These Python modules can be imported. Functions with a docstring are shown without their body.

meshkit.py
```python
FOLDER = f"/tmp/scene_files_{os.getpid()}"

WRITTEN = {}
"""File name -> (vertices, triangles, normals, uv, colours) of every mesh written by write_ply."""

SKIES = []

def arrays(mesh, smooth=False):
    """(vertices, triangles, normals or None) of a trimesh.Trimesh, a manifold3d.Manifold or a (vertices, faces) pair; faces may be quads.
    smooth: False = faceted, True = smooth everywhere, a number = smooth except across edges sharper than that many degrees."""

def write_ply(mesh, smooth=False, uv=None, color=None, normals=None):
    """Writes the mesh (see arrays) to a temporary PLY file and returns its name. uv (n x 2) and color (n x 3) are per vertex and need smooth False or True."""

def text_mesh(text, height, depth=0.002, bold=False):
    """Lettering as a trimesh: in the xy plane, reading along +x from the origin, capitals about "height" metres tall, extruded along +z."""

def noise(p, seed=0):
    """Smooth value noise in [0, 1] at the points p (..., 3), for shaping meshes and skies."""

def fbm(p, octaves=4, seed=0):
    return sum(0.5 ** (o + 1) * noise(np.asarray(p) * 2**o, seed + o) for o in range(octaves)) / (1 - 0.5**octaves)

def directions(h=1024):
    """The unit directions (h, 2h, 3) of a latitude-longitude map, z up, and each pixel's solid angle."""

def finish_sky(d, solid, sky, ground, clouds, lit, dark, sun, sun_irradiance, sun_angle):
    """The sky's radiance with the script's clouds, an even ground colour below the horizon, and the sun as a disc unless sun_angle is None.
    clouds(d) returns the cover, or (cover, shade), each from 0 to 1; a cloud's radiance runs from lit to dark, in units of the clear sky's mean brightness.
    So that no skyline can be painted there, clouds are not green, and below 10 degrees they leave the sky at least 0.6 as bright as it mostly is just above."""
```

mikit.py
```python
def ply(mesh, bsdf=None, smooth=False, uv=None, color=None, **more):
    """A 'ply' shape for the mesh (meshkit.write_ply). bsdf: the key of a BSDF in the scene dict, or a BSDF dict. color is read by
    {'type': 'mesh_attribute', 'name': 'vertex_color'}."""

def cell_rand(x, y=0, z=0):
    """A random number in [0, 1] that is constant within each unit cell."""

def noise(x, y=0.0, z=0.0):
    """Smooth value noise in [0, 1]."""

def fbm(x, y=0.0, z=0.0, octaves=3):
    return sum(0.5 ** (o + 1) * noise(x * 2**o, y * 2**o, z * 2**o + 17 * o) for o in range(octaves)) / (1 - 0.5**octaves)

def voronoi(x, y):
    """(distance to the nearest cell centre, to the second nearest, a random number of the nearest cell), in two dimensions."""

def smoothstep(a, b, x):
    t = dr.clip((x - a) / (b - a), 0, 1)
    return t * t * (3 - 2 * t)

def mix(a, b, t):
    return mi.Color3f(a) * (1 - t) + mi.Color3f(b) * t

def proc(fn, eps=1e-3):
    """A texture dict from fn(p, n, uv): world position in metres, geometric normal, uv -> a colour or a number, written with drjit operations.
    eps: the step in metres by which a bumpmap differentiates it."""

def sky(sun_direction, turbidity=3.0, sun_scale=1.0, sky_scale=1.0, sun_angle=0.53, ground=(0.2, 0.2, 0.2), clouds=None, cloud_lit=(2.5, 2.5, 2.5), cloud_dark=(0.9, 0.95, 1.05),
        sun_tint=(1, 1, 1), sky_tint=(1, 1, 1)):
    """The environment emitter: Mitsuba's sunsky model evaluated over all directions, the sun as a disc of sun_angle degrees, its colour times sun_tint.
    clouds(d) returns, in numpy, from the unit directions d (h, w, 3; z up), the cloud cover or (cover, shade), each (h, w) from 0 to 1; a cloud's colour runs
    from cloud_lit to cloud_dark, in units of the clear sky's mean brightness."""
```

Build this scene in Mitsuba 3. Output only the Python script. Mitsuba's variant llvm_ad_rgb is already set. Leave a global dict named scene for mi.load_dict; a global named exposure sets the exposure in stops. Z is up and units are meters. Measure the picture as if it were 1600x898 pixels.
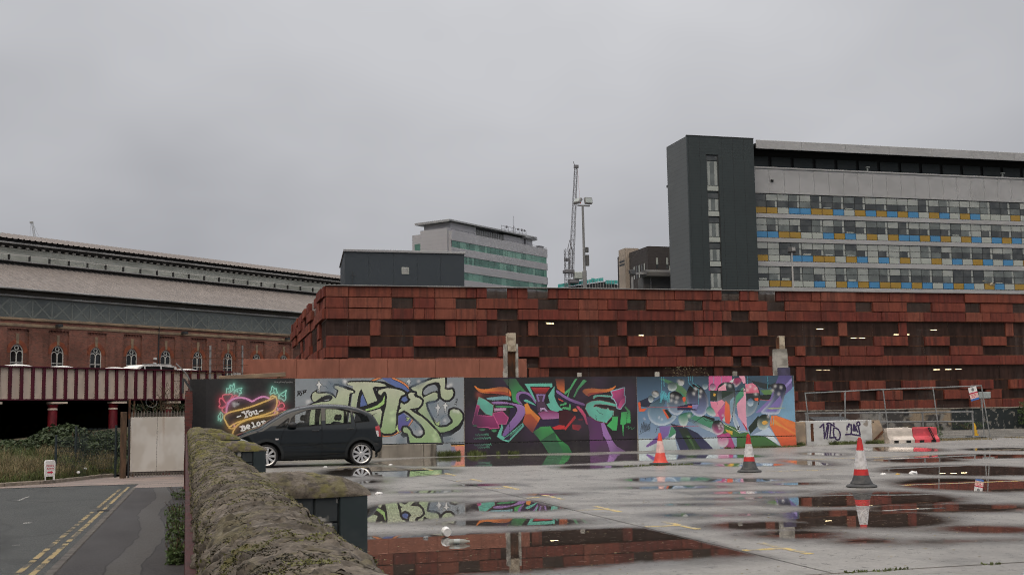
import math, random
import numpy as np, trimesh, drjit as dr, mitsuba as mi, mikit
import shapely, shapely.affinity
from shapely.geometry import Polygon, LineString, Point, box as sbox
from shapely.ops import unary_union
from mikit import noise, fbm, voronoi, cell_rand, smoothstep, mix, proc
import meshkit
T = mi.ScalarTransform4f
scene, labels = {}, {}
# ------------------------------------------------------------------ camera, sky, exposure
ROLL, PITCH, YAW = .0165, math.atan(191.6/1835), math.atan(513/math.hypot(1835, 191.6))
EYE = np.array([0, 0, 1.35])
_f = np.array([math.sin(YAW)*math.cos(PITCH), math.cos(YAW)*math.cos(PITCH), math.sin(PITCH)])
_r = np.array([math.cos(YAW), -math.sin(YAW), 0]); _u = np.cross(_r, _f); _u = _u*math.cos(ROLL)+_r*math.sin(ROLL)
scene['camera'] = {'type': 'perspective', 'fov': math.degrees(2*math.atan(800/1835)), 'fov_axis': 'x', 'near_clip': .05, 'far_clip': 6000.0,
                   'to_world': T().look_at(origin=EYE.tolist(), target=(EYE+_f).tolist(), up=_u.tolist())}
LIT, DARK, GAIN = 1.25, .2, 3.0
def overcast(d):
    z = np.maximum(d[..., 2], .03)
    q = np.stack([d[..., 0]/(z+.25), d[..., 1]/(z+.25), z*0], -1)
    n = meshkit.fbm(q*1.1+np.array([24.3, 3.6, 3.3]), 5, 4); m = meshkit.fbm(q*np.array([3.2, 2.2, 1])+9, 4, 8)
    v = (1+2*np.clip(d[..., 2], 0, 1))/3*(1+(n-.5)*.75+(m-.5)*.20)      # an overcast sky, three times brighter overhead than at the horizon
    return np.ones(d.shape[:2]), np.clip((LIT-v)/(LIT-DARK), 0, 1)
scene['sky'] = mikit.sky((-.35, -.5, .8), turbidity=3, sun_scale=.28, sun_angle=60, ground=(.13, .13, .13), clouds=overcast,
                         cloud_lit=[LIT*GAIN*c for c in (.995, .995, 1.01)], cloud_dark=[DARK*GAIN*c for c in (.94, .98, 1.12)])
exposure = 2.0
# ------------------------------------------------------------------ helpers
def L(r, g, b): return [((c/255)/12.92 if c < 10.3 else ((c/255+.055)/1.055)**2.4) for c in (r, g, b)]
def num(n):
    if n not in scene and n not in labels and n not in _roots: return n
    i = 1
    while True:
        k = f'{n}_{i:03d}'
        if k not in scene and k not in labels and k not in _roots: return k
        i += 1
_roots = set()
def thing(name, label, cat, group=None):
    k = num(name); _roots.add(k); labels[k] = {'label': label, 'category': cat}
    if group: labels[k]['group'] = group
    return k
def put(name, mesh, bsdf, parent=None, smooth=False, label=None, kind=None, color=None):
    if parent:
        k = num(parent+'__'+name)
    else: k = name if (name in _roots and name not in scene) else num(name)
    scene[k] = mikit.ply(mesh, bsdf, smooth=smooth, color=color) if not isinstance(mesh, dict) else mesh
    e = {}
    if label: e['label'] = label
    if kind: e['kind'] = kind
    if e: labels.setdefault(k, {}).update(e)
    return k
def single(name, label, cat, mesh, bsdf, smooth=False, group=None, kind=None):
    k = thing(name, label, cat, group); put(k, mesh, bsdf, smooth=smooth)
    if kind: labels[k]['kind'] = kind
    return k
def ground(name, mesh, bsdf, smooth=False):
    k = num(name); scene[k] = mikit.ply(mesh, bsdf, smooth=smooth); labels[k] = {'kind': 'structure'}; return k
def cat(ms):
    v, f, n = [], [], 0
    for a, b in ms:
        a = np.asarray(a, float); b = np.asarray(b, int)
        if b.shape[1] == 4: b = np.vstack([b[:, [0, 1, 2]], b[:, [0, 2, 3]]])
        v.append(a); f.append(b+n); n += len(a)
    return np.vstack(v), np.vstack(f)
def tm(m): return np.array(m.vertices), np.array(m.faces)
BF = np.array([[0, 1, 3], [0, 3, 2], [4, 6, 7], [4, 7, 5], [0, 4, 5], [0, 5, 1], [2, 3, 7], [2, 7, 6], [0, 2, 6], [0, 6, 4], [1, 5, 7], [1, 7, 3]])
def box(x0, x1, y0, y1, z0, z1):
    return np.array([[x, y, z] for x in (x0, x1) for y in (y0, y1) for z in (z0, z1)], float), BF
_cb = {}
def cbox(x0, x1, y0, y1, z0, z1, c=.01):
    "box with chamfered edges (44 triangles)"
    s = np.array([x1-x0, y1-y0, z1-z0]); c = min(c, s.min()*.4)
    P = []
    for sx in (0, 1):
        for sy in (0, 1):
            for sz in (0, 1):
                for ax in range(3):
                    p = np.array([sx, sy, sz])*s
                    for j in range(3):
                        if j != ax: p[j] += c*(1-2*(sx, sy, sz)[j])
                    P.append(p)
    P = np.array(P)
    if 'f' not in _cb:
        q = []
        for sx in (0, 1):
            for sy in (0, 1):
                for sz in (0, 1):
                    for ax in range(3):
                        p = np.array([sx, sy, sz], float)
                        for j in range(3):
                            if j != ax: p[j] += .1*(1-2*(sx, sy, sz)[j])
                        q.append(p)
        q = np.array(q); h = trimesh.convex.convex_hull(q)
        idx = [int(np.argmin(((q-v)**2).sum(1))) for v in h.vertices]; _cb['f'] = np.array(idx)[h.faces]
    return P+np.array([x0, y0, z0]), _cb['f']
def xf(m, M=None, t=(0, 0, 0)):
    v, f = m; v = np.asarray(v, float)
    if M is not None: v = v@np.asarray(M, float).T
    return v+np.asarray(t, float), f
def rz(a): c, s = math.cos(a), math.sin(a); return np.array([[c, -s, 0], [s, c, 0], [0, 0, 1.]])
def rx(a): c, s = math.cos(a), math.sin(a); return np.array([[1, 0, 0], [0, c, -s], [0, s, c.real]])
def ry(a): c, s = math.cos(a), math.sin(a); return np.array([[c, 0, s], [0, 1, 0], [-s, 0, c]])
def tube(pts, r, n=8, cap=True):
    p = np.asarray(pts, float); r = np.broadcast_to(r, (len(p),)).astype(float)
    t = np.gradient(p, axis=0); t /= np.linalg.norm(t, axis=1, keepdims=True)+1e-12
    ref = np.array([0, 0, 1.]) if abs(t[:, 2]).mean() < .8 else np.array([1., 0, 0])
    a = np.cross(t, ref); a /= np.linalg.norm(a, axis=1, keepdims=True)+1e-12; b = np.cross(t, a)
    g = np.arange(n)*2*math.pi/n
    v = (p[:, None]+r[:, None, None]*(np.cos(g)[None, :, None]*a[:, None]+np.sin(g)[None, :, None]*b[:, None])).reshape(-1, 3)
    f = []
    for i in range(len(p)-1):
        for j in range(n):
            k = (j+1) % n; f += [[i*n+j, i*n+k, (i+1)*n+k], [i*n+j, (i+1)*n+k, (i+1)*n+j]]
    if cap:
        m = len(v); v = np.vstack([v, p[:1], p[-1:]])
        for j in range(n): k = (j+1) % n; f += [[m, k, j], [m+1, (len(p)-1)*n+j, (len(p)-1)*n+k]]
    return v, np.array(f)
def lathe(prof, n=28):
    prof = np.asarray(prof, float); g = np.arange(n)*2*math.pi/n
    v = np.stack([prof[:, None, 0]*np.cos(g), prof[:, None, 0]*np.sin(g), np.repeat(prof[:, 1:2], n, 1)], -1).reshape(-1, 3)
    f = []
    for i in range(len(prof)-1):
        for j in range(n):
            k = (j+1) % n; f += [[i*n+j, i*n+k, (i+1)*n+k], [i*n+j, (i+1)*n+k, (i+1)*n+j]]
    return v, np.array(f)
def prism(poly, d):
    "extrude polygon (in xy) along +z by d"
    return cat([tm(trimesh.creation.extrude_polygon(g, d, engine='earcut')) for g in getattr(poly, 'geoms', [poly]) if g.geom_type == 'Polygon' and g.area > 1e-6])
UPX = np.array([[1, 0, 0], [0, 0, -1], [0, 1, 0.]])   # xy-plane figure -> upright in xz, +z of the figure towards -y
def upright(m, y=0., x=0., z=0.): v, f = m; v = v@UPX.T; return v+np.array([x, y, z]), f
def grid(xs, ys, zf):
    X, Y = np.meshgrid(xs, ys, indexing='ij'); Z = zf(X, Y); nx, ny = X.shape
    i, j = np.meshgrid(np.arange(nx-1), np.arange(ny-1), indexing='ij'); a = i*ny+j
    return np.stack([X, Y, Z+0*X], -1).reshape(-1, 3), np.stack([a, a+ny, a+ny+1, a+1], -1).reshape(-1, 4)
def tri2d(poly, maxe):
    v, f = trimesh.creation.triangulate_polygon(poly, engine='earcut')
    v = np.asarray(v, float)[:, :2]; f = np.asarray(f)
    if maxe:
        v3 = np.column_stack([v, np.zeros(len(v))]); v3, f = trimesh.remesh.subdivide_to_size(v3, f, maxe, max_iter=14); v = v3[:, :2]
    return v, f
def chaikin(p, closed=True, it=2):
    p = np.asarray(p, float)
    for _ in range(it):
        if closed: q = np.roll(p, -1, 0); p = np.stack([.75*p+.25*q, .25*p+.75*q], 1).reshape(-1, 2)
        else:
            a, b = p[:-1], p[1:]; p = np.vstack([p[:1], np.stack([.75*a+.25*b, .25*a+.75*b], 1).reshape(-1, 2), p[-1:]])
    return p
# ------------------------------------------------------------------ materials
def P_(col, rough=.6, spec=.3, **k):
    c = col if isinstance(col, dict) else {'type': 'rgb', 'value': list(col)}
    return {'type': 'twosided', 'b': {'type': 'principled', 'base_color': c, 'roughness': rough, 'specular': spec, **k}}
def mat(name, *a, **k): scene['mat_'+name] = P_(*a, **k); return 'mat_'+name
def var(c1, c2, sx=1., sy=1., sz=1., lo=.35, hi=.7, oct=4):
    def f(p, n, uv): return mix(c1, c2, smoothstep(lo, hi, fbm(p.x*sx, p.y*sy, p.z*sz, oct)))
    return proc(f)
def bump(inner, fn, scale=1., eps=2e-3): return {'type': 'bumpmap', 'tex': proc(fn, eps), 'scale': scale, 'b': inner}
# plain paints and metals
mat('black_rubber', (.018, .018, .019), .6, .4)
mat('black', (.010, .010, .011), .7, .3)
mat('dark_plastic', (.022, .023, .025), .45, .4)
scene['mat_car_paint'] = {'type': 'twosided', 'b': {'type': 'plastic', 'diffuse_reflectance': {'type': 'rgb', 'value': [.0045, .0075, .0095]}, 'int_ior': 1.5}}
mat('car_roof', (.010, .011, .013), .15, .5, clearcoat=.6, clearcoat_gloss=.97)
mat('white_paint', var(L(232, 232, 230), L(205, 204, 200), 2, 2, 2), .35, .5)
mat('alloy', (.62, .62, .62), .32, .5, metallic=.75)
mat('galvanised', var((.27, .28, .28), (.18, .19, .19), 8, 8, 8), .45, .5, metallic=.35)
mat('steel_grey', var((.20, .205, .21), (.15, .155, .16), 3, 3, 1), .5, .5)
mat('dark_steel', (.035, .037, .04), .5, .4)
mat('rust_steel', var((.13, .055, .03), (.05, .03, .022), 9, 9, 3), .8, .2)
mat('brown_post', var((.105, .065, .042), (.06, .042, .03), 12, 12, 2), .85, .2)
mat('seat', (.03, .033, .036), .9, .1)
mat('headlight', (.42, .44, .45), .12, .6, clearcoat=1.)
mat('tail_red', (.36, .012, .022), .2, .6, clearcoat=1.)
mat('tail_white', (.62, .58, .58), .2, .6, clearcoat=1.)
mat('yellow', (.62, .36, .03), .45, .4)
mat('yellow_line', var((.24, .185, .095), (.060, .058, .052), 9, 2.5, 5, .42, .66), .7, .3)
mat('bay_yellow', var((.48, .35, .11), (.23, .21, .17), 11, 11, 5, .36, .60), .35, .5)
mat('white_line', var((.26, .26, .25), (.06, .06, .06), 6, 6, 5, .4, .62), .7, .3)
mat('red_plastic', var((.56, .065, .085), (.40, .05, .065), 5, 5, 5), .4, .45)
mat('white_plastic', var((.62, .56, .51), (.40, .36, .32), 4, 4, 6, .4, .75), .45, .4)
mat('cone_red', var((.50, .028, .028), (.34, .03, .03), 9, 9, 9), .45, .4)
mat('cone_orange', var((.72, .075, .05), (.55, .06, .045), 9, 9, 9), .4, .45)
mat('cone_white', var((.58, .57, .58), (.42, .40, .40), 22, 22, 22, .4, .7), .4, .4)
mat('cone_pink', var((.74, .48, .45), (.62, .42, .40), 12, 12, 12), .4, .4)
mat('cone_black', var((.045, .047, .05), (.075, .075, .075), 14, 14, 14), .6, .35)
mat('sign_blue', (.04, .14, .42), .4, .4)
mat('sign_white', (.66, .66, .66), .4, .4)
mat('sign_red', (.5, .03, .07), .4, .4)
mat('sign_grey', (.33, .37, .37), .4, .4)
mat('violet_paint', var((.075, .068, .13), (.055, .05, .085), 4, 4, 4), .6, .3)
mat('car_flare', (.017, .020, .022), .4, .35)
mat('purple_tag', (.045, .03, .085), .6, .3)
mat('teal_net', var((.10, .42, .40), (.06, .30, .30), .7, .7, .9), .8, .2)
mat('twig', (.075, .052, .035), .9, .1)
mat('bird_body', (.32, .27, .19), .9, .1)
mat('bird_dark', (.025, .024, .024), .9, .1)
scene['mat_glass'] = {'type': 'thindielectric', 'int_ior': 1.5}
scene['mat_tint'] = {'type': 'blendbsdf', 'weight': .05, 'a': {'type': 'thindielectric', 'int_ior': 1.5}, 'b': P_((.05, .07, .065), .2, .3)}
scene['mat_bottle'] = {'type': 'blendbsdf', 'weight': .45, 'a': {'type': 'thindielectric', 'int_ior': 1.5}, 'b': P_((.42, .46, .42), .2, .5)}
for n, c, dt in (('leaf', (.055, .088, .028), .3), ('bramble', (.046, .066, .030), .2), ('grass', (.085, .105, .036), .3), ('dry_grass', (.19, .155, .085), .3), ('moss_tuft', (.098, .100, .026), .2), ('dark_moss', (.034, .030, .016), .2)):
    def lf(p, n_, uv, c=c): return mix([x*.55 for x in c], [x*1.35 for x in c], smoothstep(.25, .75, fbm(p.x*5, p.y*5, p.z*5, 3)))
    scene['mat_'+n] = {'type': 'twosided', 'b': {'type': 'principled', 'base_color': proc(lf), 'roughness': .55, 'specular': .3}}
# --- wet concrete of the car park with standing water
CY_, SY_ = math.cos(YAW), math.sin(YAW)
PUD = [(-1.36,16.46,.85,1.65),(-.05,16.91,.8,.95),(-.01,14.48,.95,.55),(-.34,32.3,3.4,3.2),(3.49,33.2,1.4,2.4),(-2.3,26.8,.8,1.84),(-3.56,27.7,1.0,2.4),(-2.82,23.3,.4,1.0),(-2.61,20.9,.4,1.1),(-1.44,20.2,.8,.4),(-.65,21.8,.6,.4),(-1.07,18.9,.6,.28),(2.86,22.6,1.0,.9),(4.18,21.9,.95,.75),(2.06,15.1,.38,.33),(2.84,14.94,.8,.36),(2.93,13.6,.95,.66),(2.92,12.6,.6,.6),(4.16,14.24,1.0,1.2),(5.63,15.47,1.3,.66),(4.53,16.75,1.0,.93),(4.98,12.8,.75,.57),(9.02,23.9,1.6,2.0),(7.6,19.9,1.2,1.7),(5.46,17.2,.9,1.5),(11.5,35.6,1.3,2.2),(9.67,28.7,1.0,1.3),(11.74,30,1.6,1.25),(14.1,34.2,1.1,1.2),(5.45,27.7,1.0,1.0),(6.87,28.1,.6,2.1),(3.46,11.9,.43,.32),(4.42,11.74,.8,.32),(1.58,27.8,.75,1.0),(2.29,27.8,.45,.7),(4.49,28.7,.55,1.1),(2.51,20.3,1.0,.45),(3.74,18.8,.75,.35),(3.26,17.6,1.3,.28),(2.23,16.7,.8,.22),(4.85,20.7,.65,.5),(.46,19.1,.5,.28),(5.64,32.6,1.3,1.4),(8.6,33,.7,1.3),(13,26,1.5,1.2),(15,22,2,1),(12,18,1.6,.7),(17,30,2,1.5)]
def water(p):
    a = p.x*CY_-p.y*SY_; b = p.x*SY_+p.y*CY_
    best = dr.minimum(dr.minimum((5.035-p.x)*2.2, (p.y-9.45-.10*p.x)*.75), (13.35-.14*p.x-p.y)*.75)*.9+.06*dr.select(p.x < 5.02, 1., 0.)
    for i, (ca, cb, ra, rb) in enumerate(PUD):
        d = dr.sqrt(dr.square((a-ca)/ra)+dr.square((b-cb)/rb))
        e = (1-d)*min(ra, rb)*1.0
        if i == 1 or i == 2: e = dr.minimum(e, (5.02-p.x)*1.2)
        if i > 5: e = e*.8-(.03 if i in (18, 19, 20, 22, 23, 24, 26, 27, 28) else .14)
        best = dr.maximum(best, e)
    nz = (fbm(a*1.1, b*.8, 2.3, 3)-.5)*.9+(fbm(a*5.5, b*4.5, 7.7, 3)-.5)*.34+(fbm(a*31, b*24, 3.1, 2)-.5)*.12
    return best*1.15+nz*.55
def pud_w(p, n, uv): return smoothstep(-.10, .17, water(p))*.985
def conc_col(p, n, uv):
    n1 = fbm(p.x*.55, p.y*.55, 1.5, 4); n2 = fbm(p.x*6, p.y*6, .5, 4); n3 = fbm(p.x*45, p.y*45, .2, 2)
    c = mix((.168, .162, .154), (.232, .225, .214), smoothstep(.3, .72, n1*.6+n2*.4))
    c = c*(.86+.28*n3)
    s = smoothstep(.57, .70, fbm(p.x*1.7+9, p.y*.9, 4.4, 4)); c = mix(c, c*.55, s*.7)
    c = mix(c, (.05, .048, .045), smoothstep(.84, .90, noise(p.x*17, p.y*17, 3.))*.45)
    wet = smoothstep(-.55, .02, water(p)); return c*(1-.52*wet)
def conc_r(p, n, uv):
    wet = smoothstep(-.45, .02, water(p)); return .38-.17*wet+.16*(fbm(p.x*3, p.y*3, .7, 3)-.5)
def silt(p, n, uv): return mix((.040, .031, .025), (.022, .019, .017), fbm(p.x*3, p.y*3, .3, 3))*(1+2.2*smoothstep(.87, .90, noise(p.x*16, p.y*21, 1.)))
scene['mat_car_park'] = {'type': 'blendbsdf', 'weight': proc(pud_w),
    'a': {'type': 'principled', 'base_color': proc(conc_col), 'roughness': proc(conc_r), 'specular': .42},
    'b': {'type': 'plastic', 'diffuse_reflectance': proc(silt), 'int_ior': 1.34}}
def tar(p, n, uv):
    c = mix((.027, .030, .030), (.047, .049, .047), fbm(p.x*1.3, p.y*.7, .2, 4)); g = noise(p.x*60, p.y*60, .1); pt = smoothstep(.60, .63, fbm(p.x*.22+3, p.y*.10, 6., 2)); c = mix(c, c*.72, pt); cr = smoothstep(.035, .0, dr.abs(fbm(p.x*.5, p.y*.25, 9., 3)-.52)-.0015)*.6; c = c*(1-.45*cr); return c*(.5+1.0*g)
def tar_b(p, n, uv): return fbm(p.x*70, p.y*70, 0, 2)*.004
mat('asphalt', proc(tar), .62, .30)
def path_c(p, n, uv):
    c = mix((.024, .022, .023), (.038, .035, .035), fbm(p.x*2, p.y*.8, .9, 4))
    e = p.x+.78+.10*dr.sin(p.y*.55)+.05*noise(p.y*1.7); d = smoothstep(.0, .03, e)*(1-smoothstep(.40, .43, e))
    c = mix(c, mi.Color3f(.050, .047, .045), d)
    edge = dr.maximum(1-dr.abs(e)/.018, 1-dr.abs(e-.415)/.018); c = mix(c, (.018, .017, .017), dr.clip(edge, 0, 1))
    return c*(.75+.5*noise(p.x*50, p.y*50, .3))
def path_r(p, n, uv): return .42+.3*fbm(p.x*1.2, p.y*.5, 3., 3)
mat('pavement', proc(path_c), proc(path_r), .22)
mat('pink_concrete', var((.20, .155, .138), (.145, .12, .11), 1.2, 1.2, 1), .6, .4)
mat('kerb', var((.052, .047, .044), (.085, .076, .068), 5, 5, 5), .7, .35)
mat('pale_kerb', var((.26, .22, .18), (.17, .145, .12), 6, 6, 6), .8, .3)
mat('earth', var((.055, .046, .034), (.035, .034, .022), 2, 2, 2), .95, .1)
mat('yard', var((.115, .108, .098), (.065, .062, .055), 1.4, 1.4, 1), .75, .3)
mat('far_ground', var((.08, .08, .075), (.06, .07, .05), .05, .05, 1), .9, .2)
# --- stone coping with moss, painted blocks
def cop_c(p, n, uv):
    a = fbm(p.x*4, p.y*4, p.z*4, 5); b = fbm(p.x*26, p.y*26, p.z*26, 3); v = fbm(p.x*110, p.y*110, p.z*110, 2)
    c = mix((.052, .043, .033), (.125, .107, .088), smoothstep(.28, .72, a*.55+b*.45))*(.45+1.1*v)
    lich = smoothstep(.62, .72, fbm(p.x*9+4, p.y*9, p.z*9, 4)); c = mix(c, (.175, .157, .135), lich*.5)
    ms = smoothstep(.53, .63, fbm(p.x*7+11, p.y*4.2, p.z*7, 5)+.10*n.x*0+.07*(n.z-.75)); far = smoothstep(4., 16., p.y)
    ms2 = smoothstep(.50-.10*far, .66-.06*far, fbm(p.x*13+2, p.y*9, p.z*13, 4))
    green = mix((.060, .058, .016), (.155, .140, .036), b)
    c = mix(c, green, dr.clip(ms*.5+ms2*(.25+.62*far), 0, .92))
    pit = smoothstep(.58, .66, fbm(p.x*26, p.y*30+3, p.z*26, 3)); c = mix(c, (.026, .022, .018), pit*.6)
    return c
def cop_b(p, n, uv): return fbm(p.x*30, p.y*30, p.z*30, 4)*.006+fbm(p.x*120, p.y*120, p.z*120, 2)*.003
scene['mat_coping'] = {'type': 'twosided', 'b': bump({'type': 'principled', 'base_color': proc(cop_c), 'roughness': .8, 'specular': .28}, cop_b, 1., 3e-3)}
def blk_c(p, n, uv):
    w = smoothstep(.635, .665, fbm(p.x*9, p.y*9, p.z*7+3, 4)); c = mix((.020, .026, .030), (.030, .036, .040), fbm(p.x*14, p.y*14, p.z*14, 3)); c = mix(c, (.30, .29, .275), w*.85); return c
mat('painted_block', proc(blk_c), .6, .35)
mat('dark_board', var((.016, .026, .030), (.026, .035, .039), 7, 7, 9), .5, .4)
mat('red_wall', var((.052, .018, .018), (.034, .017, .016), 9, 9, 9), .7, .3)
def brick_fn(c1, c2, mort, bl, bh, ax):
    def f(p, n, uv):
        h = p.x*ax[0]+p.y*ax[1]; r = dr.floor(p.z/bh); u = h/bl+.5*(r-2*dr.floor(r/2)); cu = dr.floor(u)
        fu = u-cu; fz = p.z/bh-r
        m = dr.maximum(smoothstep(.955, .985, dr.maximum(fu, 1-fu)), smoothstep(.86, .95, dr.maximum(fz, 1-fz)))
        c = mix(c1, c2, cell_rand(cu, r, 3.)); d = fbm(h*.35, p.z*.6, 2., 4); c = c*(.62+.8*d)
        c = mix(c, c*.5, smoothstep(.55, .75, fbm(h*1.3, p.z*.25, 5., 3))*.6)
        return mix(c, mi.Color3f(mort)*(.6+.6*d), m*.8)
    return proc(f)
UX, UY = math.sin(math.radians(49.3)), math.cos(math.radians(49.3))
mat('station_brick', brick_fn((.255, .095, .068), (.150, .070, .056), (.20, .15, .12), .23, .078, (UX, UY)), .85, .2)
mat('station_brick_dark', brick_fn((.13, .040, .032), (.08, .032, .027), (.10, .07, .06), .23, .078, (UX, UY)), .85, .2)
mat('arch_brick', var((.27, .085, .045), (.20, .062, .04), 3, 3, 3), .85, .2)
mat('post_brick', brick_fn((.10, .030, .026), (.05, .022, .022), (.07, .055, .05), .22, .075, (1, 0)), .85, .2)
mat('sandstone', var((.30, .22, .15), (.20, .15, .11), 1.5, 1.5, 1.5), .85, .2)
mat('cream', var((.60, .50, .42), (.50, .41, .345), 1.5, 1.5, .6), .55, .35)
mat('maroon', var((.085, .010, .024), (.060, .010, .020), 2, 2, 2), .45, .4)
mat('column_red', var((.165, .012, .020), (.105, .011, .018), 2, 2, 1), .5, .4)
mat('pale_green', var((.50, .51, .46), (.34, .35, .31), .5, .5, 2), .6, .35)
mat('grey_trim', var((.32, .32, .32), (.20, .20, .20), .6, .6, .6), .6, .35)
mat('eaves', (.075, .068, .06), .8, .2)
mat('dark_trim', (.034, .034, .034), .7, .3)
def roof_c(p, n, uv):
    c = mix((.200, .178, .168), (.160, .142, .134), fbm(p.x*.15, p.y*.15, p.z*.8, 4)); return c*(.8+.4*fbm(p.x*2.2, p.y*2.2, p.z*.3, 2))
mat('sheet_roof', proc(roof_c), .55, .4)
mat('truss_glass', var((.125, .142, .138), (.085, .100, .100), .5, .5, .5), .22, .5)
mat('truss', (.165, .18, .172), .6, .3)
mat('white_frame', (.52, .51, .48), .5, .4)
mat('dark_pane', var((.010, .012, .013), (.025, .028, .030), 1.5, 1.5, 1.5), .08, .5)
# --- weathering steel
def corten_fn(c1, c2, seed, fr=1.):
    def f(p, n, uv):
        h = p.x+p.y*.8
        st = fbm(h*4.5*fr+seed, p.z*.35, .3, 4); bl = fbm(h*.7, p.z*.9, seed*1., 3)
        c = mix(c1, c2, smoothstep(.30, .70, st*.65+bl*.35)); c = c*(.8+.4*fbm(h*9, p.z*3, 2., 3))
        drip = fr*smoothstep(.58, .72, fbm(h*7, p.z*.22+seed, 8., 3)); return mix(c, (.045, .024, .020), drip*.45)
    return proc(f)
for i, (a, b) in enumerate((((.198, .056, .036), (.130, .039, .028)), ((.178, .046, .031), (.108, .031, .024)), ((.158, .037, .027), (.092, .026, .021)), ((.218, .070, .046), (.145, .047, .033)))):
    mat(f'corten{i}', corten_fn(a, b, 3.7*i+1), .75, .25)
mat('hoarding', corten_fn((.295, .115, .078), (.235, .090, .062), 4.2, .22), .7, .3)
def mesh_op(p, n, uv):
    h = (p.x+p.y)/.17; r = dr.floor(p.z/.075); u = h+.5*(r-2*dr.floor(r/2)); fu = dr.abs(u-dr.floor(u)-.5)*2; fz = dr.abs(p.z/.075-r-.5)*2
    return .38+.5*smoothstep(.62, .85, dr.maximum(fz, fu*.75+fz*.35))
scene['mat_mesh'] = {'type': 'mask', 'opacity': proc(mesh_op), 'b': P_(corten_fn((.080, .046, .039), (.044, .028, .025), 2.), .8, .2)}
mat('carpark_inner', var((.22, .205, .19), (.15, .14, .13), .6, .6, .9), .85, .2)
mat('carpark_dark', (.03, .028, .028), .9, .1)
scene['mat_lamp_body'] = P_((.6, .6, .55), .5, .3)
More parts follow.
